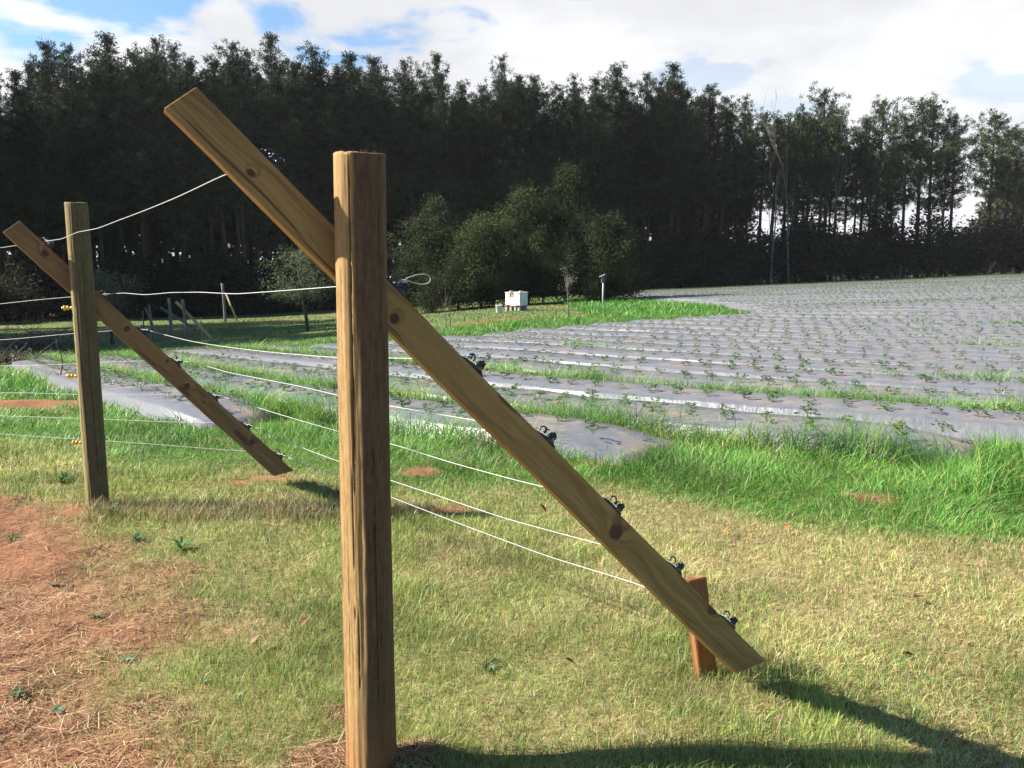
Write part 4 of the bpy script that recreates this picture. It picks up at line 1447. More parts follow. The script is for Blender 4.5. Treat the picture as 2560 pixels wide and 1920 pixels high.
def pine_meshes(seed, h, crown_from, lmax, dens, needle, tint=(1, 1, 1)):
    rs = np.random.default_rng(seed)
    rr_ = random.Random(seed)
    mb = MB()
    bend = rr_.uniform(-0.3, 0.3)
    bend2 = rr_.uniform(0, 6.28)
    zs = np.linspace(-0.3, h, 14)
    ax = lambda z: np.array([bend * math.sin(z / h * 3 + bend2) * 0.8 - bend * math.sin(bend2) * 0.8, 0.25 * math.sin(z / h * 2.2 + seed) - 0.25 * math.sin(seed), z])
    mb.tube([ax(z) for z in zs], [max(0.02, 0.21 * (1 - (max(z, 0) / h)) ** 0.75 + 0.02) for z in zs], seg=8)
    P, D, Cn, LL = [], [], [], []
    z0 = h * crown_from
    z = z0
    while z < h - 0.25:
        t = (z - z0) / (h - z0)
        prof = (1 - t ** 2.0) ** 0.64 * (0.42 + 0.58 * min(1, t / 0.25))
        nb = rr_.randint(3, 5) if t < 0.9 else 3
        a0 = rr_.uniform(0, 6.28)
        for k in range(nb):
            if rr_.random() > dens:
                continue
            a = a0 + k * 6.28 / nb + rr_.uniform(-0.5, 0.5)
            L = lmax * prof * rr_.uniform(0.55, 1.25) + 0.25
            el = R(rr_.uniform(-12, 22) + 45 * t ** 1.5)
            b = ax(z)
            d = np.array([math.cos(a) * math.cos(el), math.sin(a) * math.cos(el), math.sin(el)])
            n = 4
            pts = [b + d * L * q + np.array([0, 0, 0.12 * L * q * q]) for q in np.linspace(0, 1, n)]
            mb.tube(pts, np.linspace(0.045 * (1 - t) + 0.014, 0.008, n), seg=4, cap=False)
            nc = max(2, int(L / 0.42))
            for q in np.linspace(0.30, 1.04, nc):
                for e_ in range(2 if q < 0.95 else 1):
                    off = rs.normal(size=3) * np.array([0.34, 0.34, 0.20]) * (0.3 + 0.6 * q) * min(1.2, L / 1.4)
                    c = b + d * L * q + np.array([0, 0, 0.12 * L * q * q + 0.05]) + off
                    P.append(c); D.append(d + np.array([0, 0, 0.5])); LL.append(rr_.uniform(0.7, 1.2)); Cn.append(rr_.uniform(0.6, 1.5))
        z += rr_.uniform(0.40, 0.75)
    for q in range(5):
        P.append(ax(h) + rs.normal(size=3) * np.array([0.12, 0.12, 0.2])); D.append(np.array([0, 0, 1.0])); LL.append(0.9); Cn.append(1.1)
    # dead snags under the crown
    for q in range(rr_.randint(5, 10)):
        z = z0 * rr_.uniform(0.45, 1.0)
        a = rr_.uniform(0, 6.28)
        L = rr_.uniform(0.5, 1.8)
        b = ax(z)
        d = np.array([math.cos(a), math.sin(a), rr_.uniform(-0.3, 0.15)])
        mb.tube([b, b + d * L * 0.5, b + d * L + np.array([0, 0, 0.1])], [0.022, 0.016, 0.006], seg=4, cap=False)
    P, D, LL, Cn = np.array(P), np.array(D), np.array(LL), np.array(Cn)
    K = needle
    PP = np.repeat(P, K, 0) + rs.normal(size=(len(P) * K, 3)) * 0.11
    dd = rs.normal(size=(len(P) * K, 3))
    dd = dd / np.linalg.norm(dd, axis=1)[:, None] + np.repeat(D, K, 0) * 0.55
    n = len(PP)
    base = np.array([0.025, 0.036, 0.020]) * np.array(tint)
    hue = np.repeat(rs.uniform(0, 1, len(P)), K)[:, None]
    C = (base[None] * (1 - hue) + base[None] * np.array([1.25, 1.0, 0.75]) * hue) * np.repeat(Cn, K)[:, None] ** 1.4 * rs.uniform(0.65, 1.35, (n, 1))
    brown = rs.random(n) < 0.06
    C[brown] = np.array([0.07, 0.05, 0.025])
    V, Q, CC = leaf_quads(PP, dd, rs.uniform(0.18, 0.34, n) * np.repeat(LL, K), rs.uniform(0.045, 0.075, n), C, rs)
    tm = mb.mesh('trunk', smooth=True)
    tm.materials.append(M_BARK)
    cm = mesh_of('crown', V, [Q], CC)
    cm.materials.append(M_NEEDLE)
    return tm, cm


PINES = {0: [], 1: [], 2: []}
for s_ in range(4):
    PINES[0].append((22.0, pine_meshes(500 + s_, 22.0, 0.30 + 0.05 * s_, 2.75, 0.90, 32, (0.90, 1.05, 0.92))))
for s_ in range(4):
    PINES[1].append((17.0, pine_meshes(600 + s_, 17.0, 0.42 + 0.04 * s_, 3.1, 0.93, 32, (1.3, 1.55, 1.2))))
PINES[2] = PINES[0]
TREES = [(0,-42.1,73.4,20.1),(0,-39.9,74.2,19.7),(0,-39.7,77.6,23.0),(0,-36.1,75.5,22.0),(0,-35.7,78.7,22.5),(0,-34.3,78.3,23.6),(0,-32.0,77.3,22.1),(0,-31.5,80.6,23.9),(0,-28.9,78.7,22.9),(0,-28.2,81.6,22.2),(0,-25.9,80.3,22.1),(0,-24.4,81.2,23.5),(0,-24.0,83.6,23.5),(0,-23.0,86.6,25.6),(0,-19.9,83.5,22.4),(0,-18.5,84.8,23.8),(0,-16.9,88.2,23.0),(0,-16.2,90.6,24.6),(0,-13.7,88.6,23.8),(0,-10.6,87.8,23.0),(0,-8.9,91.5,22.6),(0,-6.7,86.1,22.8),(0,-4.9,91.2,21.3),(0,-2.7,88.0,20.2),(0,-1.0,87.3,22.6),(0,1.0,87.3,20.6),(0,1.9,88.5,21.0),(0,4.5,91.8,20.6),(0,6.0,88.7,20.9),(0,8.7,92.9,21.3),(0,11.0,94.8,22.9),(0,14.2,95.6,22.2),(0,15.9,97.7,21.9),(0,17.2,96.2,23.1),(0,21.2,98.8,21.4),(0,23.6,101.0,20.6),(0,27.0,105.3,21.5),(1,29.3,105.4,19.5),(1,30.5,105.5,18.9),(1,32.7,108.1,18.5),(1,34.8,108.6,19.9),(1,37.6,109.5,22.6),(1,36.3,111.1,19.5),(1,40.7,113.1,20.2),(1,43.9,112.7,19.5),(1,47.0,115.5,22.2),(1,51.3,117.0,19.4),(1,54.7,119.9,22.9),(1,56.3,119.9,21.7),(1,58.1,118.6,20.6),(1,66.8,125.1,21.5),(1,67.3,121.6,19.0),(1,70.6,123.6,20.6),(1,75.6,126.2,21.6),(1,77.1,123.7,20.2),(0,-44.2,71.8,16.7),(0,-42.9,73.6,18.1),(0,-42.3,75.5,17.3),(0,-39.1,73.8,17.2),(0,-38.9,77.3,18.2),(0,-36.5,74.9,18.7),(0,-35.0,75.8,19.9),(0,-34.0,77.7,21.4),(0,-32.2,79.3,20.5),(0,-29.2,79.5,19.2),(0,-29.1,82.6,18.6),(0,-27.1,80.3,20.0),(0,-24.8,80.4,21.2),(0,-24.3,84.8,20.9),(0,-21.9,84.7,20.9),(0,-20.0,86.5,20.1),(0,-17.8,84.2,21.0),(0,-16.3,85.3,22.0),(0,-14.0,85.1,21.6),(0,-12.4,85.4,20.3),(0,-9.6,86.6,20.3),(0,-8.2,89.1,20.9),(0,-5.5,86.3,18.3),(0,-4.0,89.4,19.0),(0,-2.3,88.4,17.3),(0,0.2,88.6,20.4),(0,3.1,87.8,17.0),(0,4.4,89.0,16.8),(0,7.1,91.6,19.2),(0,10.9,94.2,18.1),(0,12.5,93.7,18.8),(0,14.3,94.6,19.6),(0,18.8,100.1,20.0),(0,-45.3,74.8,18.7),(0,-46.0,78.3,18.1),(0,-44.5,80.0,17.1),(0,-42.8,80.8,17.6),(0,-41.7,81.3,22.1),(0,-38.8,81.0,19.0),(0,-36.8,81.0,19.5),(0,-37.3,83.5,20.3),(0,-34.8,84.1,19.5),(0,-32.7,82.2,22.5),(0,-31.9,86.7,21.8),(0,-28.7,85.0,18.7),(0,-28.1,86.9,21.8),(0,-26.8,88.9,23.7),(0,-25.1,89.7,22.1),(0,-22.5,89.2,21.9),(0,-21.1,88.4,21.7),(0,-18.6,90.8,23.2),(0,-17.0,91.7,22.4),(0,-14.3,92.3,23.0),(0,-12.9,92.3,20.2),(0,-10.3,92.3,18.5),(0,-8.2,93.5,20.7),(0,-6.0,94.7,20.1),(0,-2.8,92.3,17.6),(0,-0.6,92.0,18.6),(0,0.6,92.5,20.6),(0,2.9,95.3,17.9),(0,5.0,92.5,17.9),(0,8.2,97.5,20.3),(0,9.8,98.1,17.3),(0,11.9,97.7,19.9),(0,13.6,97.7,18.5),(0,17.0,101.1,22.4),(0,20.4,105.7,22.3),(0,-47.7,78.2,19.2),(0,-47.1,81.6,20.4),(0,-44.5,82.7,19.9),(0,-42.1,83.6,20.7),(0,-40.9,84.1,21.5),(0,-38.7,85.2,20.6),(0,-37.6,87.4,21.0),(0,-35.0,87.8,21.0),(0,-33.0,88.0,23.3),(0,-31.6,89.6,22.5),(0,-29.5,91.3,22.9),(0,-27.5,91.2,24.7),(0,-25.1,92.0,23.1),(0,-23.4,95.5,24.5),(0,-21.3,94.6,21.6),(0,-18.3,95.7,20.9),(0,-15.8,96.6,21.9),(0,-13.8,95.4,23.4),(0,-10.7,95.8,22.2),(0,-7.1,97.0,20.7),(0,-5.2,96.7,19.7),(0,-2.6,100.2,19.2),(0,-0.2,97.7,18.7),(0,2.1,98.6,20.2),(0,5.2,97.0,19.3),(0,7.3,98.2,19.8),(0,10.2,102.1,21.2),(0,14.0,105.0,20.3),(0,17.6,108.2,22.3),(0,20.3,106.7,20.2),(0,-51.7,85.4,19.0),(0,-50.7,87.0,20.2),(0,-48.9,89.4,19.2),(0,-45.4,87.3,22.6),(0,-45.7,90.7,24.0),(0,-43.0,91.3,21.6),(0,-41.2,92.5,22.3),(0,-37.7,91.1,22.2),(0,-36.2,92.7,25.3),(0,-34.7,96.5,22.3),(0,-31.9,96.5,22.9),(0,-28.1,95.6,23.1),(0,-26.5,97.3,23.5),(0,-24.7,97.9,25.5),(0,-21.0,99.6,23.3),(0,-18.5,100.0,23.7),(0,-16.5,103.7,21.9),(0,-13.6,104.1,22.2),(0,-11.1,104.3,23.6),(0,-8.0,102.9,24.7),(0,-5.6,103.0,19.1),(0,-1.2,105.0,24.3),(0,0.7,103.5,23.3),(0,3.6,103.2,22.1),(0,7.2,105.6,23.0),(0,9.7,107.0,18.8),(0,13.5,108.1,22.3),(0,18.0,111.0,22.7),(0,20.8,114.0,24.7),(0,-54.2,89.5,21.5),(0,-53.8,92.4,19.5),(0,-51.9,94.8,18.8),(0,-49.5,95.1,25.1),(0,-46.8,94.4,22.6),(0,-45.2,96.0,24.5),(0,-44.1,98.8,23.8),(0,-41.4,98.2,25.2),(0,-38.9,97.8,26.1),(0,-36.7,101.9,26.1),(0,-33.1,100.3,25.0),(0,-31.3,101.4,26.6),(0,-29.2,104.5,23.9),(0,-26.9,103.9,25.6),(0,-25.5,107.0,26.5),(0,-22.1,108.0,25.2),(0,-19.8,107.0,26.2),(0,-16.4,109.5,23.4),(0,-15.3,109.7,23.9),(0,-11.5,108.0,25.2),(0,-7.6,110.7,22.3),(0,-5.9,109.1,23.4),(0,-1.3,110.0,23.1),(0,1.3,107.8,21.5),(0,4.4,110.4,19.9),(0,6.8,110.7,22.9),(0,10.6,112.4,23.6),(0,14.3,114.8,24.4),(0,17.1,117.7,23.1),(0,21.4,117.6,23.6),(0,-56.6,94.1,22.3),(0,-55.6,96.9,22.4),(0,-52.8,98.1,22.7),(0,-51.8,99.4,23.1),(0,-49.1,100.7,24.7),(0,-47.1,101.8,23.1),(0,-45.5,105.7,27.4),(0,-42.5,104.7,27.1),(0,-39.0,106.2,27.9),(0,-36.5,105.8,25.4),(0,-36.2,109.6,23.6),(0,-32.1,109.0,24.7),(0,-29.7,108.7,26.4),(0,-27.2,111.1,26.9),(0,-25.2,112.0,27.7),(0,-21.6,112.8,24.3),(0,-18.2,114.5,24.7),(0,-16.3,116.7,27.0),(0,-13.7,113.4,23.1),(0,-9.9,113.8,23.7),(0,-8.4,114.8,23.3),(0,-4.1,115.3,24.6),(0,-0.3,117.3,25.9),(0,1.9,117.7,25.8),(0,6.2,115.0,20.5),(0,9.3,120.0,21.0),(0,12.0,119.7,23.6),(0,16.4,123.0,22.8),(0,21.2,124.0,24.2),(0,24.1,124.7,22.5),(0,21.2,102.9,21.0),(0,22.6,103.6,19.3),(0,27.2,106.2,17.4),(1,36.8,111.5,19.7),(1,39.6,113.1,19.2),(1,44.1,115.6,16.0),(0,23.3,111.0,19.9),(0,26.8,112.7,21.0),(0,30.2,114.4,20.8),(1,37.9,118.4,20.9),(1,42.2,120.6,20.8),(1,45.6,122.3,17.7),(1,51.6,121.3,16.8),(1,60.8,126.7,17.2),(1,74.1,133.1,16.3),(1,71.6,132.5,17.7),(1,30.0,115.5,17.3),(1,41.1,116.4,16.5),(1,48.5,121.3,17.5),(1,50.6,121.1,15.0),(1,34.9,113.9,15.5),(1,77.8,134.5,16.4),(2,-36,33,22.5),(2,-37,37.5,24.5),(2,-36,41.5,22.5),(2,-38,46,23.5),(2,-37.5,50,24.0),(2,-40,54,24.5),(2,-43,35,24.5),(2,-44,41,23.5),(2,-43,47,24.5),(2,-46,52,24.5),(2,-50,44,23.5),(2,-46,60,24.5),(2,-51,58,22.5),(2,-40,30,24.5),(2,-34,35.5,24.5),(2,-40,40,24.5),(2,-34.5,43.5,24.0),(2,-36.5,48,25.0),(2,-41,44,23.5),(2,-38.5,57,23.0),(2,-41,50,23.5),(2,-47,38,23.5)]


def add_tree(name, parts_, loc, sc, rz, label, cat, group):
    e = empty(name, loc, rz)
    e.scale = sc
    tag(e, label, cat, group)
    for nm, me in parts_:
        put(nm, me, None, e)
    return e


PINE_LABEL = {0: ('tall dark pine in the crowded forest behind the lawn', 'dark pines of the crowded forest'),
              1: ('slender pine at the far right end of the field, sky showing between the trunks', 'slender pines at the far field edge'),
              2: ('tall dark pine in the crowded forest behind the lawn', 'dark pines of the crowded forest')}
for i, (kd, x, y, h) in enumerate(TREES):
    h0, (tm, cm) = PINES[kd][i % 4]
    s_ = h / h0
    wsc = s_ * random.uniform(0.9, 1.2)
    lb, gp = PINE_LABEL[kd]
    add_tree('pine_tree', (('trunk', tm), ('crown', cm)), (x, y, g(x, y)), (wsc, wsc, s_), random.uniform(0, 6.28), lb, 'pine tree', gp)


def leafy_meshes(seed, h, w, base, nclump, per, leaf, col, col2=None, lean=(0, 0), trunk_r=0.08, shape='round', spread=0.32, barkmat=None, limbs=10, core=0.35):
    """broad tree or shrub: limbs to clumps of small leaves spread through an uneven crown"""
    rs = np.random.default_rng(seed)
    mb = MB()
    fork = np.array([lean[0] * base, lean[1] * base, base])
    top = np.array([lean[0] * h * 0.9, lean[1] * h * 0.9, h * 0.96])
    mb.tube([(0, 0, -0.15), fork * 0.5 + np.array([0.02, 0, 0]), fork, fork * 0.4 + top * 0.6], [trunk_r, trunk_r * 0.85, trunk_r * 0.72, trunk_r * 0.25], seg=8)
    cen = []
    while len(cen) < nclump:
        p = rs.uniform(-1, 1, 3)
        r_ = np.linalg.norm(p)
        if r_ > 1 or r_ < core * rs.random():
            continue
        zt = (p[2] + 1) / 2
        if shape == 'cone':
            k = (1 - zt) ** 0.75 * 1.0 + 0.06
        elif shape == 'bush':
            k = 1.0 - 0.45 * zt ** 2
        else:
            k = 1.0
        bump = 0.55 + 0.8 * vn(np.array([math.atan2(p[1], p[0]) * 2.0]), np.array([zt * 4.0]), 1.0, seed)[0]
        ax = fork * (1 - zt) + top * zt
        cen.append(np.array([ax[0] + p[0] * w / 2 * k * bump, ax[1] + p[1] * w / 2 * k * bump, base * 0.8 + zt * (h - base * 0.8)]))
    cen = np.array(cen)
    for k in rs.choice(len(cen), min(limbs, len(cen)), replace=False):
        c = cen[k]
        q = rs.uniform(0.0, 0.5)
        st = fork * (1 - q) + top * q
        if st[2] > c[2]:
            st = fork
        mid = (st + c) / 2 + np.array([0, 0, 0.08 * h * rs.uniform(0, 1)])
        mb.tube([st, mid, c], [trunk_r * 0.4, trunk_r * 0.24, trunk_r * 0.08], seg=5, cap=False)
    P = np.repeat(cen, per, 0) + rs.normal(size=(nclump * per, 3)) * spread * np.array([1, 1, 0.8])
    P[:, 2] = np.maximum(P[:, 2], 0.08)
    n = len(P)
    D = rs.normal(size=(n, 3)) + np.array([0, 0, 0.15])
    ct = np.repeat(rs.uniform(0.65, 1.35, nclump), per)[:, None]
    c1 = np.array(col); c2 = np.array(col2 if col2 is not None else col)
    mixv = np.repeat(rs.random(nclump), per)[:, None]
    C = (c1 * (1 - mixv) + c2 * mixv) * ct * rs.uniform(0.85, 1.15, (n, 1))
    V, Q, CC = leaf_quads(P, D, rs.uniform(0.7, 1.3, n) * leaf, rs.uniform(0.4, 0.7, n) * leaf, C, rs)
    tm = mb.mesh('trunk', smooth=True)
    tm.materials.append(barkmat or M_DARKBARK)
    cm = mesh_of('crown', V, [Q], CC)
    cm.materials.append(M_LEAF)
    return tm, cm


def one_tree(name, x, y, meshes, label, cat, group=None, sc=1.0, rz=0.0):
    return add_tree(name, (('trunk', meshes[0]), ('crown', meshes[1])), (x, y, g(x, y)), (sc, sc, sc), rz, label, cat, group)


OLIVE, OLIVE2, MOSS = (0.042, 0.052, 0.021), (0.031, 0.041, 0.018), (0.049, 0.066, 0.020)
CEDARS = [(3.5, 57, 9.0, 6.6, 701, 'cone', 300, 0.3, OLIVE2, OLIVE, 'tallest dark cedar in front of the forest, behind the white hives'),
          (1.0, 56, 7.2, 5.6, 702, 'bush', 300, 0.3, OLIVE, MOSS, 'dull green evergreen directly behind the hives, left of the tallest cedar'),
          (-5.1, 56, 7.0, 5.4, 703, 'bush', 260, 0.4, OLIVE2, OLIVE, 'dark evergreen behind the slanted board, leftmost of the tree clump'),
          (-1.9, 54, 5.8, 5.4, 704, 'bush', 260, 0.3, MOSS, OLIVE, 'low mossy green tree left of the hives, in the middle of the clump'),
          (5.9, 54.5, 5.3, 4.6, 705, 'bush', 200, 0.3, OLIVE, OLIVE2, 'rounded olive tree behind the nest box pole')]
for x, y, h_, w_, sd_, shp, nc, bs, c1, c2, lb in CEDARS:
    one_tree('evergreen_tree', x, y, leafy_meshes(sd_, h_, w_, bs, int(nc * 0.7), 110, 0.15, c1, c2, shape=shp, spread=0.30, trunk_r=0.13, core=0.55), lb, 'tree', 'evergreen clump in front of the forest')
for (x, y, h_, w_, sd_) in ((-6.6, 55, 3.6, 3.2, 1), (7.0, 56, 2.6, 3.0, 2), (-3.2, 53, 3.8, 3.0, 3), (3.3, 53.8, 3.6, 2.8, 4), (0.1, 53.5, 3.0, 2.6, 5), (1.9, 54, 3.4, 2.6, 6), (5.0, 53.8, 2.4, 2.8, 7), (-4.9, 53.6, 2.6, 2.6, 8)):
    one_tree('shrub', x, y, leafy_meshes(720 + sd_, h_, w_, 0.15, 80, 90, 0.11, OLIVE2, OLIVE, spread=0.28, trunk_r=0.06, shape='cone' if sd_ % 2 else 'bush'),
             'low dark shrub at the foot of the evergreen clump', 'shrub', 'shrubs under the evergreens')

# small orchard trees on the lawn
one_tree('fruit_tree', -9.04, 38.9, leafy_meshes(731, 3.6, 3.1, 1.45, 80, 60, 0.09, (0.085, 0.105, 0.050), (0.115, 0.13, 0.065), lean=(-0.13, 0), trunk_r=0.085, spread=0.23, core=0.6, limbs=16),
         'small round fruit tree with a dark leaning trunk, left of the nearest post', 'fruit tree', 'fruit trees on the lawn')
one_tree('fruit_tree', -17.12, 37.6, leafy_meshes(732, 3.3, 2.9, 1.3, 70, 55, 0.10, (0.075, 0.080, 0.048), (0.095, 0.10, 0.06), lean=(-0.16, 0), trunk_r=0.08, spread=0.24, core=0.6, limbs=14),
         'small fruit tree half hidden behind the post with yellow insulators', 'fruit tree', 'fruit trees on the lawn')
one_tree('fruit_tree', -25.5, 40.5, leafy_meshes(733, 3.0, 2.6, 0.9, 60, 55, 0.10, (0.06, 0.064, 0.04), (0.075, 0.08, 0.05), trunk_r=0.08, spread=0.24, core=0.6),
         'dim fruit tree cut off by the left edge of the photo', 'fruit tree', 'fruit trees on the lawn')
one_tree('sapling', -2.42, 31.9, leafy_meshes(741, 1.55, 0.5, 0.4, 10, 10, 0.05, (0.09, 0.085, 0.05), lean=(0.02, 0), trunk_r=0.022, spread=0.1, barkmat=M_PALEBARK, limbs=8),
         'thin nearly bare sapling between the nearest post and the hives', 'sapling', 'saplings on the lawn')
one_tree('sapling', -2.25, 31.9, leafy_meshes(743, 1.3, 0.3, 0.5, 6, 6, 0.04, (0.09, 0.085, 0.05), lean=(-0.03, 0), trunk_r=0.018, spread=0.08, barkmat=M_PALEBARK, limbs=5),
         'shorter bare sapling close beside the other thin one', 'sapling', 'saplings on the lawn')
one_tree('sapling', 2.06, 32.1, leafy_meshes(742, 2.05, 0.62, 0.85, 16, 14, 0.06, (0.17, 0.17, 0.12), lean=(-0.05, 0), trunk_r=0.024, spread=0.11, barkmat=M_PALEBARK, limbs=10),
         'slim pale leaved sapling between the hives and the nest box', 'sapling', 'saplings on the lawn')


def bare_tree(seed, h):
    rs = random.Random(seed)
    mb = MB()

    def grow(p, d, L, r_, depth):
        n = 5
        pts, q = [p], p
        dd = d.copy()
        for k in range(n):
            dd = dd + np.array([rs.uniform(-0.1, 0.1), rs.uniform(-0.1, 0.1), 0.06])
            dd = dd / np.linalg.norm(dd)
            q = q + dd * L / n
            pts.append(q)
        mb.tube(pts, np.linspace(r_, r_ * 0.35, n + 1), seg=6 if depth < 2 else 4, cap=False)
        if depth < 4:
            for k in range(6 if depth == 0 else rs.randint(2, 4)):
                i = rs.randint(2, n) if depth == 0 else rs.randint(1, n)
                a = rs.uniform(0, 6.28)
                nd = dd * 1.0 + np.array([math.cos(a), math.sin(a), 0.3]) * (0.45 if depth == 0 else 0.55)
                grow(pts[i], nd / np.linalg.norm(nd), L * rs.uniform(0.30, 0.5), r_ * 0.42, depth + 1)
    grow(np.array([0, 0, -0.2]), np.array([0, 0, 1.0]), h * 0.66, 0.12, 0)
    return mb.mesh('trunk', smooth=True)


for (x, y, h_, sd_, lb) in ((32.0, 102.4, 20.4, 3, 'tall bare tree with a pale trunk standing in front of the right hand pines'),
                            (29.6, 101.3, 18.6, 5, 'thinner bare tree left of the tall pale bare one'),
                            (40.5, 108.5, 18.5, 8, 'bare twiggy tree between the leafy pines on the far edge')):
    me = bare_tree(sd_, h_)
    o = put('bare_tree', me, M_PALEBARK)
    o.location = (x, y, g(x, y))
    tag(o, lb, 'tree', 'bare trees at the far field edge')

# understory along the forest edge
SHR = []
for k in range(4):
    SHR.append(leafy_meshes(760 + k, 5.0, 5.0, 0.2, 90, 60, 0.26, (0.030, 0.030, 0.018), (0.042, 0.038, 0.022), spread=0.5, trunk_r=0.09, shape='bush'))
SHR2 = []
for k in range(3):
    SHR2.append(leafy_meshes(780 + k, 5.0, 4.4, 0.2, 60, 60, 0.24, (0.060, 0.055, 0.036), (0.050, 0.052, 0.026), spread=0.5, trunk_r=0.09, shape='bush'))


def edge_point(t):
    xs, ys = np.array(EDGE_X, float), np.array(EDGE_Y, float)
    s_ = np.concatenate([[0], np.cumsum(np.hypot(np.diff(xs), np.diff(ys)))])
    q = t * s_[-1]
    return float(np.interp(q, s_, xs)), float(np.interp(q, s_, ys)), s_[-1]


TOT = edge_point(0)[2]
q = 6.0
k = 0
while q < TOT * 0.97:
    x, y, _ = edge_point(q / TOT)
    r_ = math.hypot(x, y)
    for back in ((0.0, 7.0) if x < 26 else (1.0,)):
        bx_ = x + x / r_ * (back + random.uniform(-1, 1.5))
        by_ = y + y / r_ * (back + random.uniform(-1, 1.5))
        hh = random.uniform(3.2, 6.0) * (1.0 if x < 16 else random.uniform(1.1, 1.6))
        pool = SHR if (x < 30 or random.random() < 0.6) else SHR2
        ms = pool[k % len(pool)]
        s_ = hh / 5.0
        e = add_tree('understory_shrub', (('trunk', ms[0]), ('crown', ms[1])), (bx_, by_, g(bx_, by_)), (s_ * random.uniform(1.0, 1.35), s_ * 1.1, s_), random.uniform(0, 6.28),
                     'dark shrub in the undergrowth along the forest edge', 'shrub', 'undergrowth shrubs along the forest edge')
        k += 1
    q += random.uniform(2.6, 4.0)

# deep woods that fill the view behind the front rows
def build_woods():
    rs = np.random.default_rng(900)
    P, S = [], []
    xs = rs.uniform(-95, 24, 26000)
    e = np.interp(xs, EDGE_X, EDGE_Y)
    back = rs.uniform(30, 46, len(xs))
    r_ = np.hypot(xs, e)
    X = xs + xs / r_ * back
    Y = e + e / r_ * back
    top = 13.5 + 2.5 * fbm(X, Y, 9.0, 901)
    Z = gz0(X, Y) + rs.uniform(0, 1, len(xs)) ** 0.9 * top
    # wooded hill beyond the gap at the right
    n2 = 16000
    X2 = rs.uniform(70, 150, n2)
    Y2 = rs.uniform(150, 185, n2)
    t2 = 3 + 10.5 * sstep(0.48, 0.555, X2 / Y2) + 2.5 * fbm(X2, Y2, 8.0, 902)
    Z2 = gz0(X2, Y2) + rs.uniform(0, 1, n2) * t2
    P = np.column_stack([np.concatenate([X, X2]), np.concatenate([Y, Y2]), np.concatenate([Z, Z2])])
    n = len(P)
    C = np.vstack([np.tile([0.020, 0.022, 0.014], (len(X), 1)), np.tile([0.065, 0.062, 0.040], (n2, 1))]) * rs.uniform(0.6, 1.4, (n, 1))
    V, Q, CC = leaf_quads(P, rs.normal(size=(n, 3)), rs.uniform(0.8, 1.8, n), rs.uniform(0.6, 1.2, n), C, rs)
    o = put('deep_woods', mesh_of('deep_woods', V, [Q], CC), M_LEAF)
    tag(o, 'dark mass of woods seen between the trunks behind the front pines', 'woods', kind='stuff')


build_woods()


# ------------------------------------------------------------------ small plants and litter in the foreground
def weed_mesh(seed, n, L, wd, col, flat=0.5):
    rs = np.random.default_rng(seed)
    V, Q, C = [], [], []
    wd = wd * 0.62
    for k in range(n * 2):
        a = k * 2.4 + rs.uniform(-0.5, 0.5)
        l = L * rs.uniform(0.35, 1.15)
        el = flat + rs.uniform(-0.1, 0.4)
        f = np.array([math.cos(a), math.sin(a), 0])
        s_ = np.array([-math.sin(a), math.cos(a), 0])
        p = [f * l * q * math.cos(el * (1 - 0.7 * q)) + np.array([0, 0, 1]) * l * q * math.sin(el * (1 - 0.7 * q)) for q in (0.0, 0.4, 0.75, 1.0)]
        ws = [0.15, 1.0, 0.8, 0.1]
        b = len(V)
        c = np.array(col) * rs.uniform(0.7, 1.3)
        for q, w_ in zip(p, ws):
            V += [q - s_ * wd * w_ / 2, q + s_ * wd * w_ / 2 + np.array([0, 0, 0.002])]
            C += [c, c]
        for j in range(3):
            Q.append([b + 2 * j, b + 2 * j + 1, b + 2 * j + 3, b + 2 * j + 2])
    return mesh_of('weed', np.array(V), [np.array(Q)], np.array(C))


WEEDS = [(-2.92, 4.95, 12, 0.10, 0.022, (0.075, 0.15, 0.04), 0.6, 'small green weed on the bare clay at the far left'),
         (-1.9, 3.16, 14, 0.055, 0.022, (0.06, 0.12, 0.04), 0.5, 'dark green rosette weed at the lower left of the bare clay'),
         (-1.62, 3.48, 10, 0.055, 0.030, (0.17, 0.23, 0.12), 0.35, 'pale grey green rosette in the middle of the bare clay'),
         (-1.53, 4.13, 9, 0.065, 0.014, (0.12, 0.22, 0.05), 0.5, 'bright green sprig near the edge of the bare clay'),
         (-2.60, 5.52, 18, 0.15, 0.022, (0.085, 0.20, 0.04), 0.7, 'leafy green weed at the base of the post with yellow insulators'),
         (-1.90, 4.85, 22, 0.15, 0.016, (0.07, 0.16, 0.04), 0.95, 'upright green tuft on the lawn right of the bare clay'),
         (-2.22, 5.0, 14, 0.11, 0.020, (0.06, 0.13, 0.04), 0.7, 'darker weed just left of the upright green tuft'),
         (-1.95, 3.9, 9, 0.05, 0.028, (0.15, 0.20, 0.10), 0.4, 'flat grey green weed among straw on the clay'),
         (-1.70, 3.07, 9, 0.05, 0.030, (0.15, 0.20, 0.10), 0.4, 'pale flat rosette near the bottom of the bare clay'),
         (-1.22, 3.28, 10, 0.04, 0.024, (0.15, 0.20, 0.10), 0.4, 'tiny pale rosette beside the lawn edge on the clay'),
         (-2.35, 4.3, 9, 0.05, 0.026, (0.13, 0.18, 0.08), 0.4, 'small dull weed in the straw at the left'),
         (-3.3, 6.3, 20, 0.17, 0.024, (0.075, 0.17, 0.04), 0.7, 'broad leafy weed in the grass left of the post'),
         (-0.1, 3.35, 26, 0.085, 0.006, (0.06, 0.12, 0.035), 0.9, 'dark grass tuft on the lawn just right of the nearest post')]
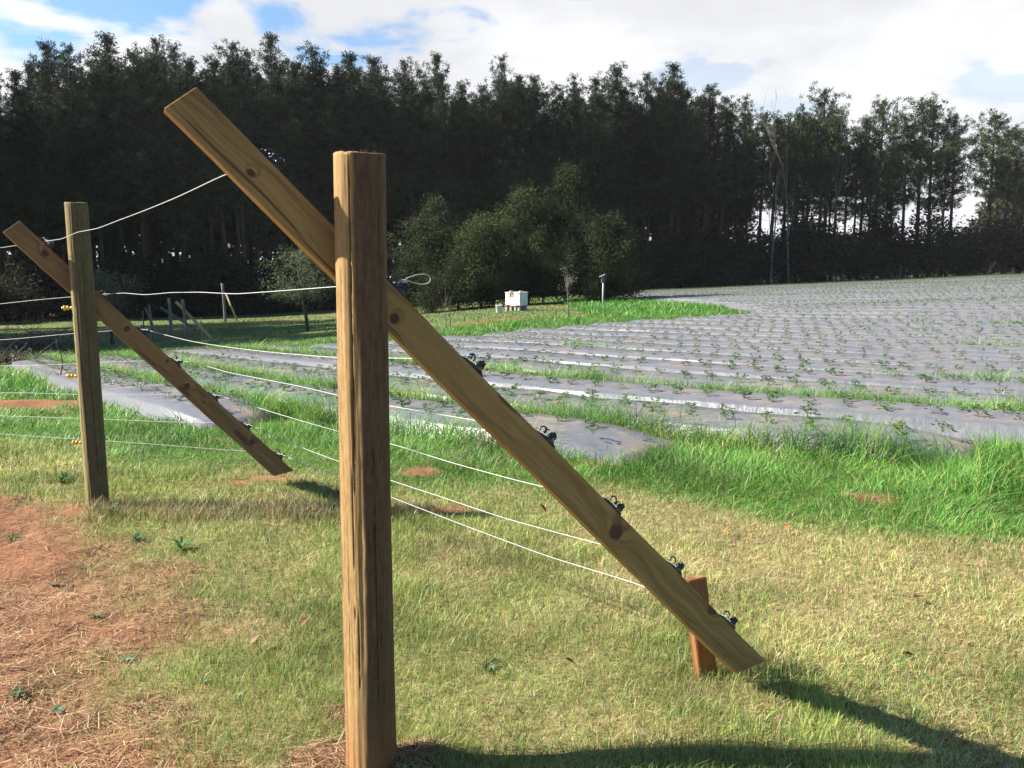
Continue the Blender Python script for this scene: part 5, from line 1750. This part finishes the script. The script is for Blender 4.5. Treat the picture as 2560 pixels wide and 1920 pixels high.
for i, (x, y, n, L, wd, c, fl, lb) in enumerate(WEEDS):
    o = put('weed', weed_mesh(820 + i, n, L, wd, c, fl), M_GRASS)
    o.location = (x, y, g(x, y) + 0.006)
    o.scale = (0.75, 0.75, 0.8)
    tag(o, lb, 'weed', 'weeds in the foreground')


def leaf_mesh(seed, L, col):
    rs = np.random.default_rng(seed)
    V = [(0, 0, 0), (L * 0.35, L * 0.28, 0.25 * L), (L * 0.75, L * 0.20, 0.22 * L), (L, 0, 0.06 * L), (L * 0.75, -L * 0.2, 0.2 * L), (L * 0.35, -L * 0.27, 0.12 * L), (L * 0.5, 0, 0.02 * L)]
    F3 = [(0, 6, 1), (1, 6, 2), (2, 6, 3), (3, 6, 4), (4, 6, 5), (5, 6, 0)]
    C = np.array([col] * 7) * rs.uniform(0.8, 1.2, (7, 1))
    return mesh_of('fallen_leaf', np.array(V), [np.array(F3)], C)


LEAVES = [(0.22, 5.45, 0.07, (0.26, 0.09, 0.02), 'dark orange fallen leaf on the lawn below the fence wires'),
          (1.24, 4.95, 0.06, (0.42, 0.14, 0.03), 'bright orange fallen leaf right of the slanted board'),
          (1.62, 5.05, 0.05, (0.38, 0.15, 0.05), 'small orange leaf just right of the brightest orange one'),
          (1.92, 3.92, 0.06, (0.12, 0.05, 0.02), 'brown curled leaf in the middle of the right lawn'),
          (2.05, 3.62, 0.04, (0.40, 0.17, 0.07), 'pale orange leaf low on the right lawn'),
          (2.95, 4.72, 0.07, (0.16, 0.05, 0.02), 'dark red leaf against the tall grass at the right'),
          (-1.12, 3.55, 0.06, (0.28, 0.19, 0.12), 'crumpled tan leaf at the edge of the bare clay'),
          (-0.95, 3.75, 0.05, (0.17, 0.07, 0.03), 'brown leaf on the lawn left of the nearest post'),
          (-0.80, 3.9, 0.05, (0.26, 0.09, 0.03), 'reddish leaf standing on edge left of the nearest post'),
          (0.25, 3.28, 0.045, (0.10, 0.05, 0.03), 'small dark leaf near the shadow on the lawn'),
          (1.6, 3.3, 0.045, (0.12, 0.06, 0.03), 'brown leaf right of the foot of the slanted board')]
for i, (x, y, L, c, lb) in enumerate(LEAVES):
    o = put('fallen_leaf', leaf_mesh(840 + i, L, c), M_LEAFDEAD)
    o.location = (x, y, g(x, y) + 0.03)
    o.rotation_euler = (R(random.uniform(-35, 35)), R(random.uniform(-50, 10)), random.uniform(0, 6.28))
    tag(o, lb, 'fallen leaf', 'fallen leaves on the lawn')


def brush_mesh(seed, n, w_, h_):
    rs = random.Random(seed)
    mb = MB()
    for k in range(n):
        a = rs.uniform(0, 6.28)
        p = np.array([rs.gauss(0, w_ / 3), rs.gauss(0, w_ / 4), rs.uniform(0, h_ * 0.5)])
        d = np.array([math.cos(a), math.sin(a), rs.uniform(-0.1, 0.9)])
        L = rs.uniform(0.3, 0.9) * w_ * 0.6
        q = p + d * L * 0.5 + np.array([rs.uniform(-0.05, 0.05), 0, 0.04])
        r_ = rs.uniform(0.006, 0.022)
        mb.tube([p, q, p + d * L], [r_, r_ * 0.7, r_ * 0.3], seg=5, cap=False)
    return mb


def brush_pile(x, y, seed, n, w_, h_, label, leafcol):
    e = empty('brush_pile', (x, y, g(x, y)))
    tag(e, label, 'brush pile', 'piles of cut brush at the left')
    put('branches', brush_mesh(seed, n, w_, h_).mesh('branches'), M_TWIG, e)
    rs = np.random.default_rng(seed)
    m = 900
    P = np.column_stack([rs.normal(0, w_ / 3, m), rs.normal(0, w_ / 4, m), np.abs(rs.normal(0, h_ * 0.45, m))])
    C = np.array(leafcol)[None] * rs.uniform(0.5, 1.5, (m, 1))
    V, Q, CC = leaf_quads(P, rs.normal(size=(m, 3)), rs.uniform(0.05, 0.12, m), rs.uniform(0.03, 0.06, m), C, rs)
    put('dead_leaves', mesh_of('dead_leaves', V, [Q], CC), M_LEAF, e)


brush_pile(-10.75, 18.3, 861, 120, 1.0, 0.36, 'dark brown heap of cut brush at the left edge of the photo', (0.09, 0.075, 0.05))
brush_pile(-19.6, 36.0, 862, 160, 2.6, 0.55, 'long low grey heap of cut branches on the shaded lawn', (0.09, 0.09, 0.075))


def build_stem():
    x, y = -6.84, 13.15
    mb = MB()
    mb.tube([(0, 0, -0.05), (0.03, 0, 0.18), (0.07, 0, 0.34), (0.05, 0, 0.48), (0.0, 0, 0.62), (0.0, 0, 0.72)], [0.010, 0.010, 0.009, 0.007, 0.005, 0.003], seg=6)
    mb.tube([(0.03, 0, 0.12), (-0.06, 0, 0.20), (-0.12, 0, 0.19), (-0.17, 0, 0.13)], [0.006, 0.005, 0.004, 0.002], seg=5)
    mb.tube([(0.02, 0, 0.05), (-0.03, 0.02, 0.12), (-0.05, 0.02, 0.16)], [0.006, 0.004, 0.002], seg=5)
    o = put('dead_stem', mb.mesh('dead_stem', smooth=True), M_TWIG)
    o.location = (x, y, g(x, y))
    tag(o, 'crooked dead brown stem in the grass left of the post with yellow insulators', 'dead stem')


build_stem()


# ------------------------------------------------------------------ thin air haze round the whole place
def build_haze():
    m, t = new_mat('haze_air')
    v = t.n('ShaderNodeVolumePrincipled', {'Color': (0.86, 0.86, 0.87, 1), 'Density': 0.00013, 'Anisotropy': 0.2})
    t.n('ShaderNodeOutputMaterial', {'Volume': v})
    mb = MB()
    mb.box((20, 80, 0.0), (560, 460, 96))
    o = put('haze', mb.mesh('haze'), m)
    tag(o, 'thin pale haze in the air over the field', 'haze', kind='stuff')


HAZE = True
if HAZE:
    build_haze()
